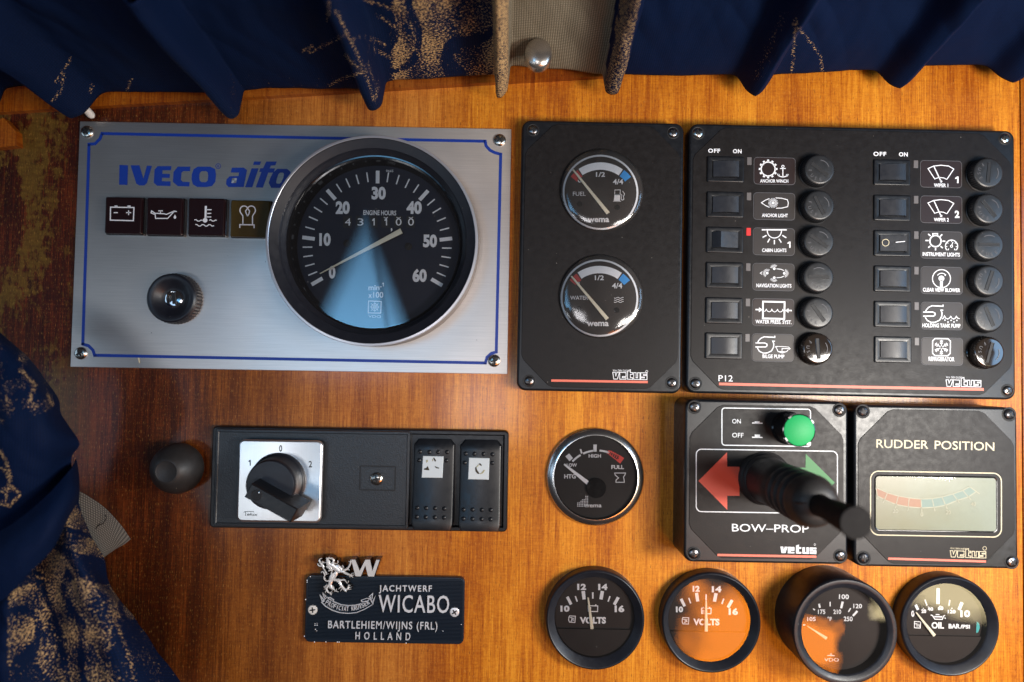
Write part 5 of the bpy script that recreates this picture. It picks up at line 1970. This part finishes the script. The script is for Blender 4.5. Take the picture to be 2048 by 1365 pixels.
# ================================================================== curtains
def cloth_mesh(name, rows, parent, mats, gold=None, lining=None, uvs=1.0):
    """rows: grid of (x, y, z) panel positions; paints the woven pattern as attributes"""
    nr, nc = len(rows), len(rows[0])
    me = bpy.data.meshes.new(name)
    vs = [(x * K, y * K, z * K) for r in rows for x, y, z in r]
    fs = [(i * nc + j, i * nc + j + 1, (i + 1) * nc + j + 1, (i + 1) * nc + j) for i in range(nr - 1) for j in range(nc - 1)]
    me.from_pydata(vs, [], fs)
    me.polygons.foreach_set('use_smooth', [True] * len(fs))
    me.materials.append(M['fabric'])
    ga = me.attributes.new('gold', 'FLOAT', 'POINT')
    la = me.attributes.new('lining', 'FLOAT', 'POINT')
    ca = me.attributes.new('cloth', 'FLOAT_VECTOR', 'POINT')
    G_, L_, C_ = [], [], []
    # arc-length coordinates on the cloth, in cells of 100 panel units
    cum = []
    for r in rows:
        s, line = 0, [0]
        for j in range(1, nc):
            s += (Vector(r[j]) - Vector(r[j - 1])).length
            line.append(s)
        cum.append(line)
    mid = nr // 2
    cv_ = [0] * nr
    for i in range(1, nr):
        cv_[i] = cv_[i - 1] + (Vector(rows[i][nc // 2]) - Vector(rows[i - 1][nc // 2])).length
    for i in range(nr):
        for j in range(nc):
            G_.append(gold(i / (nr - 1), j / (nc - 1), rows[i][j]) if gold else 0)
            L_.append(lining(i / (nr - 1), j / (nc - 1), rows[i][j]) if lining else 0)
            C_ += [cum[mid][j] / 100, cv_[i] / 100, 0]
    ga.data.foreach_set('value', G_)
    la.data.foreach_set('value', L_)
    ca.data.foreach_set('vector', C_)
    o = bpy.data.objects.new(name, me)
    COL.objects.link(o)
    o.parent = parent.ob if isinstance(parent, Thing) else parent
    so = o.modifiers.new('thickness', 'SOLIDIFY')
    so.thickness = 1.2 * K
    so.offset = 0
    return o


def project(p):
    """panel position -> photo pixel"""
    v = Vector((p[0], -p[2] + D, p[1]))
    c = CM.transposed() @ v
    return (1024 + F * c.x / -c.z, 682.5 - F * c.y / -c.z)


def seg_d(p, a, b):
    ab = (b[0] - a[0], b[1] - a[1])
    t = max(0, min(1, ((p[0] - a[0]) * ab[0] + (p[1] - a[1]) * ab[1]) / (ab[0] ** 2 + ab[1] ** 2 + 1e-9)))
    return math.hypot(p[0] - a[0] - ab[0] * t, p[1] - a[1] - ab[1] * t)


def interp(tab, x):
    if x <= tab[0][0]:
        return tab[0][1]
    for (x0, y0), (x1, y1) in zip(tab, tab[1:]):
        if x <= x1:
            t = (x - x0) / (x1 - x0)
            t = t * t * (3 - 2 * t)
            return y0 + (y1 - y0) * t
    return tab[-1][1]


CT = Thing('valance_curtain', 'navy blue and gold pleated curtain hanging across the top of the dashboard', 'curtain')
CT.o0 = Vector((0, 0))
CT.ob.location = W3(0, 0, 0)
HEM = [(-120, 190), (60, 172), (180, 186), (330, 187), (430, 188), (520, 178), (700, 180), (790, 162), (980, 152), (1015, 134), (1100, 140), (1200, 151), (1330, 153), (1480, 152), (1560, 150), (1740, 142), (1840, 134), (1960, 132), (2200, 140)]
# pleats: photo x of the tip at the hem, drop, half width
PLE = [(150, 62, 62, 1), (470, 58, 17, 0), (752, 55, 19, 0), (1004, 56, 15, 0), (1223, 46, 18, 0), (1506, 50, 40, 1), (1792, 50, 48, 1), (2016, 42, 52, 1), (-30, 50, 40, 0), (2180, 45, 45, 1)]
hemh = 42
pu = [(U(p, 190, hemh).x, d_, w_, k_) for p, d_, w_, k_ in PLE]
nu, nv = 1150, 70
u0_, u1_ = U(-130, 190, hemh).x, U(2190, 140, hemh).x
rows = []
us = [u0_ + (u1_ - u0_) * j / nu for j in range(nu + 1)]
base = []
for u in us:
    # photo x at the hem for this u
    px = 1018 + u * D / (D - hemh)
    y = interp(HEM, px)
    g = U(px, y, hemh)
    hw = 210 + (u1_ - u) / (u1_ - u0_) * 190      # how far the cloth comes out towards the viewer
    rise = 78 - (u1_ - u) / (u1_ - u0_) * 20
    amp = 0
    side = 0
    for c_, d_, w_, kd in pu:
        q = (u - c_) / w_
        if kd:
            v_ = max(0, 1 - abs(q)) ** .95 * d_ * 1.02
            v_ = d_ * (1 / (1 + math.exp(min(60, (abs(q) - .62) * 9)))) * (1 - .45 * min(1, abs(q)))
        else:
            v_ = d_ / (1 + math.exp(min(60, (abs(q) - .85) * 20))) * (1 - .25 * min(1, q * q))
        amp = max(amp, v_)
    base.append((u, g.y, hw, rise, amp, px))
for i in range(nv + 1):
    t = i / nv
    row = []
    for (u, vy, hw, rise, amp, px) in base:
        dn = Vector((0, rise, hw)).normalized()
        nrm = Vector((0, -dn.z, dn.y))
        L0 = math.hypot(rise, hw)
        wr = noise.noise(Vector((u / 90, t * 2.2, 3))) * 7 + noise.noise(Vector((u / 26, t * 5, 9))) * 2.6 + abs(noise.noise(Vector((u / 60 + t * 3, t * 1.5, 12)))) * 6
        hem_round = 3 * math.exp(-t * 30)
        a = amp * (1 + .45 * t) + wr * min(1, .3 + t)
        roll = 0
        p = Vector((u, vy, hemh)) + dn * (L0 * t) + nrm * (a - hem_round)
        p.x += noise.noise(Vector((u / 160, t * 3, 5))) * 5 * t
        row.append(tuple(p))
    rows.append(row)

leaf = [((1590, 40), (1600, 60), (1622, 85), (1641, 115), (1645, 150)), ((1590, 42), (1588, 90), (1583, 150)), ((620, 105), (650, 90), (690, 70)), ((660, 170), (690, 155), (725, 145)),
        ((672, 20), (690, 60), (715, 110), (735, 160), (748, 200)), ((735, 130), (755, 170), (750, 195)), ((690, 110), (720, 140)), ((140, 118), (125, 145), (110, 165)), ((128, 150), (122, 180), (105, 200)), ((262, 160), (252, 188)), ((185, 170), (180, 185)), ((660, 0), (655, 40)), ((625, 92), (606, 102)), ((455, 150), (470, 180)),
        ((755, 30), (800, 60), (840, 110), (880, 150)), ((730, 0), (790, 20), (830, 60)), ((860, 0), (900, 30), (930, 70)), ((740, 95), (790, 120), (810, 160)), ((700, 80), (740, 75), (770, 90))]


def gold_val(i, j, p):
    q = project(p)
    x, y = q
    g = 0.0
    for L in leaf:
        for a, b in zip(L, L[1:]):
            d_ = seg_d(q, a, b)
            if d_ < 8:
                g = max(g, .78 * (1 - (d_ / 9) ** 2))
    if 560 < x < 1030:
        nx = noise.noise(Vector((x / 38, y / 60, 1.7)))
        e = min(1, max(0, (x - 765) / 25)) * min(1, max(0, (1030 - x) / 8))
        sw = math.sin(9 * noise.noise(Vector((x / 130, y / 130, 4.2))) + (x + .6 * y) / 17)
        g = max(g, e * (.80 + .35 * nx - (.34 if sw > .72 else 0)))
    # speckled pleat faces
    if 985 < x < 1020:
        g = max(g, 1.0)
    xx = 1223 + (190 - y) * .20
    if abs(x - xx) < 20 and x > 1205:
        g = max(g, .82)
    xx = 1500 + (190 - y) * .42
    if abs(x - xx) < 26 and 20 < y < 160:
        g = max(g, .62 * (1 - abs(x - xx) / 34))
    if 460 < x < 760 and y > 150:
        g = max(g, .38)
    return min(1.25, g)


def lin_val(i, j, p):
    x, y = project(p)
    u = p[0]
    edge = 1222 + (0 - y + 30) * .0 + (150 - y) * .14 - 12
    lo = 1016 + (150 - y) * 0.0
    return 1.0 if lo < x < edge else 0.0


cl = cloth_mesh('cloth', rows, CT, M, gold_val, lin_val)
# the snap fastener
p = None
SB = U(1077, 105, 140)
mb = MB()
n = 40
for prof in ([(0, 1.0)],):
    rings = []
    for a in (0, 12, 25, 40, 55, 70, 82, 89):
        rings.append([(SB.x + 25 * math.cos(R(a)) * math.cos(2 * PI * i / n), SB.y + 29 * math.cos(R(a)) * math.sin(2 * PI * i / n), 134 + 11 * math.sin(R(a))) for i in range(n)])
    mb.loft([[(x, y, z - 14) for x, y, z in rings[0]]] + rings)
mb.build('snap_button', M['pearl'], CT)


def catmull(P, n):
    out = []
    for a in range(len(P) - 1):
        p0, p1, p2, p3 = P[max(a - 1, 0)], P[a], P[a + 1], P[min(a + 2, len(P) - 1)]
        for s in range(n):
            t = s / n
            out.append(.5 * ((2 * p1) + (p2 - p0) * t + (2 * p0 - 5 * p1 + 4 * p2 - p3) * t * t + (3 * p1 - p0 - 3 * p2 + p3) * t ** 3))
    out.append(P[-1])
    return out


def patch(ctrl, n1=18, n2=18, wr=0.0, seed=0):
    """ctrl rows of (photo x, photo y, height) -> dense grid of panel positions"""
    g = [[Vector((*U(x, y, h), h)) for x, y, h in r] for r in ctrl]
    g = [catmull(r, n2) for r in g]
    cols = [catmull([r[j] for r in g], n1) for j in range(len(g[0]))]
    rows = []
    for i in range(len(cols[0])):
        row = []
        for j in range(len(cols)):
            p = cols[j][i]
            p = Vector(p)
            p.z += wr * (noise.noise(Vector((p.x / 60, p.y / 60, seed))) + .6 * noise.noise(Vector((p.x / 22, p.y / 30, seed))) + .8 * abs(noise.noise(Vector((p.x / 45 + p.y / 60, p.y / 90, seed + 3)))))
            row.append(tuple(p))
        rows.append(row)
    return rows


LC = Thing('side_curtain', 'navy and gold curtain gathered by a blue tieback at the lower left', 'curtain')
LC.o0 = Vector((0, 0))
LC.ob.location = W3(0, 0, 0)


def pat_gold(scale, lo, hi_, seed):
    def f(i, j, p):
        n_ = noise.noise(Vector((p[0] / scale, p[1] / (scale * 1.3), seed)))
        n2_ = noise.noise(Vector((p[0] / (scale * .33), p[1] / (scale * .33), seed + 4)))
        return lo + (hi_ - lo) * max(0, min(1, .5 + n_ * 1.1 + n2_ * .5))
    return f


# upper gathered part
up = patch([
    [(-60, 610, 150), (-30, 640, 170), (0, 664, 150), (4, 668, 120)],
    [(-60, 650, 190), (-10, 680, 230), (40, 705, 200), (62, 722, 140)],
    [(-60, 720, 210), (0, 750, 250), (70, 770, 230), (112, 792, 150)],
    [(-60, 800, 220), (10, 820, 260), (90, 830, 235), (122, 832, 160)],
    [(-60, 880, 220), (10, 890, 255), (100, 882, 230), (161, 884, 150)],
    [(-60, 960, 210), (10, 970, 235), (90, 940, 215), (143, 912, 150)],
    [(-60, 1060, 190), (10, 1040, 210), (90, 985, 195), (146, 945, 150)],
    [(-60, 1120, 170), (10, 1080, 190), (95, 1020, 180), (150, 985, 140)]], 16, 24, 5, 2)


def up_gold(i, j, p):
    x, y = project(p)
    f = .85 if (x < 110 - abs(y - 790) * .25 and y < 850) else 0
    n_ = noise.noise(Vector((x / 30, y / 36, 8)))
    g = f * (.55 + .6 * n_)
    for L in (((5, 935), (20, 960), (12, 1000)), ((0, 900), (14, 925), (22, 960)), ((0, 985), (20, 970), (38, 985)), ((0, 1005), (20, 1012), (40, 990)), ((95, 790), (104, 810)), ((40, 740), (70, 770), (60, 800))):
        for a, b in zip(L, L[1:]):
            d_ = seg_d((x, y), a, b)
            if d_ < 6:
                g = max(g, .9 * (1 - (d_ / 9) ** 2))
    return g


cloth_mesh('gathered_cloth', up, LC, M, up_gold)
# skirt below the band
sk = patch([
    [(-60, 1150, 150), (20, 1110, 190), (70, 1060, 150), (110, 1000, 190), (152, 975, 140)],
    [(-60, 1200, 170), (20, 1150, 215), (75, 1110, 165), (130, 1050, 215), (166, 1040, 140)],
    [(-60, 1240, 180), (15, 1200, 235), (85, 1150, 175), (150, 1100, 225), (205, 1110, 130)],
    [(-60, 1280, 185), (10, 1250, 245), (95, 1200, 180), (170, 1150, 230), (216, 1165, 130)],
    [(-60, 1330, 185), (5, 1310, 245), (100, 1260, 190), (200, 1210, 230), (262, 1225, 120)],
    [(-60, 1390, 180), (0, 1380, 240), (110, 1330, 195), (230, 1290, 220), (308, 1288, 110)],
    [(-60, 1450, 175), (0, 1440, 230), (120, 1400, 200), (260, 1370, 210), (362, 1372, 100)],
    [(-60, 1520, 170), (0, 1520, 220), (130, 1480, 200), (290, 1450, 200), (400, 1460, 100)]], 20, 24, 6, 5)


def sk_gold(i, j, p):
    x, y = project(p)
    n_ = noise.noise(Vector((x / 46, y / 46, 3)))
    sw = math.sin(10 * noise.noise(Vector((x / 120, y / 120, 6.1))) + (x - .5 * y) / 15)
    g = .78 + .30 * n_ - (.28 if sw > .7 else 0)
    if x > 225 and y > 1240:
        g = .50 + .3 * n_
    for L in (((75, 1155), (130, 1165), (195, 1175)), ((125, 1110), (150, 1150), (165, 1175)), ((220, 1215), (250, 1290), (270, 1365)), ((150, 1210), (190, 1270), (200, 1330)), ((215, 1260), (240, 1230)), ((80, 1200), (100, 1230), (88, 1260))):
        for a, b in zip(L, L[1:]):
            d_ = seg_d((x, y), a, b)
            if d_ < 6:
                g = max(g, .85 * (1 - (d_ / 8) ** 2))
    if x < 14:
        g = 0.1
    return g


cloth_mesh('skirt', sk, LC, M, sk_gold)
# tieback band
bd_ = patch([
    [(-60, 1085, 235), (0, 1062, 250), (50, 1030, 250), (100, 985, 235), (140, 940, 190), (152, 918, 120)],
    [(-60, 1120, 262), (0, 1100, 275), (55, 1062, 272), (105, 1015, 255), (145, 965, 205), (158, 950, 120)],
    [(-60, 1170, 268), (0, 1150, 280), (60, 1105, 277), (112, 1050, 258), (150, 990, 205), (159, 985, 120)],
    [(-60, 1225, 250), (0, 1204, 262), (55, 1150, 262), (105, 1098, 245), (135, 1040, 205), (157, 1005, 120)]], 14, 14, 2, 7)
cloth_mesh('tieback', bd_, LC, M, lambda i, j, p: 0.0)
# lining flap
fl = patch([
    [(130, 975, 100), (165, 985, 95), (200, 1008, 80), (232, 1040, 62), (262, 1078, 45)],
    [(135, 1010, 110), (165, 1020, 102), (200, 1040, 88), (225, 1062, 68), (250, 1088, 52)],
    [(140, 1050, 110), (170, 1062, 100), (195, 1080, 88), (215, 1095, 72), (232, 1098, 58)],
    [(150, 1090, 105), (175, 1100, 98), (192, 1112, 86), (205, 1116, 76), (212, 1112, 66)]], 12, 14, 3, 4)
cloth_mesh('lining_flap', fl, LC, M, lambda i, j, p: 0.0, lambda i, j, p: 0.55)
mb = MB()
th_ = [(188, 1062), (196, 1052), (206, 1048), (213, 1036), (210, 1030)]
mb.line([G.pt(x, y, 92) for x, y in th_], 1.6, 92)
mb.build('seam_thread', M['recess'], LC)
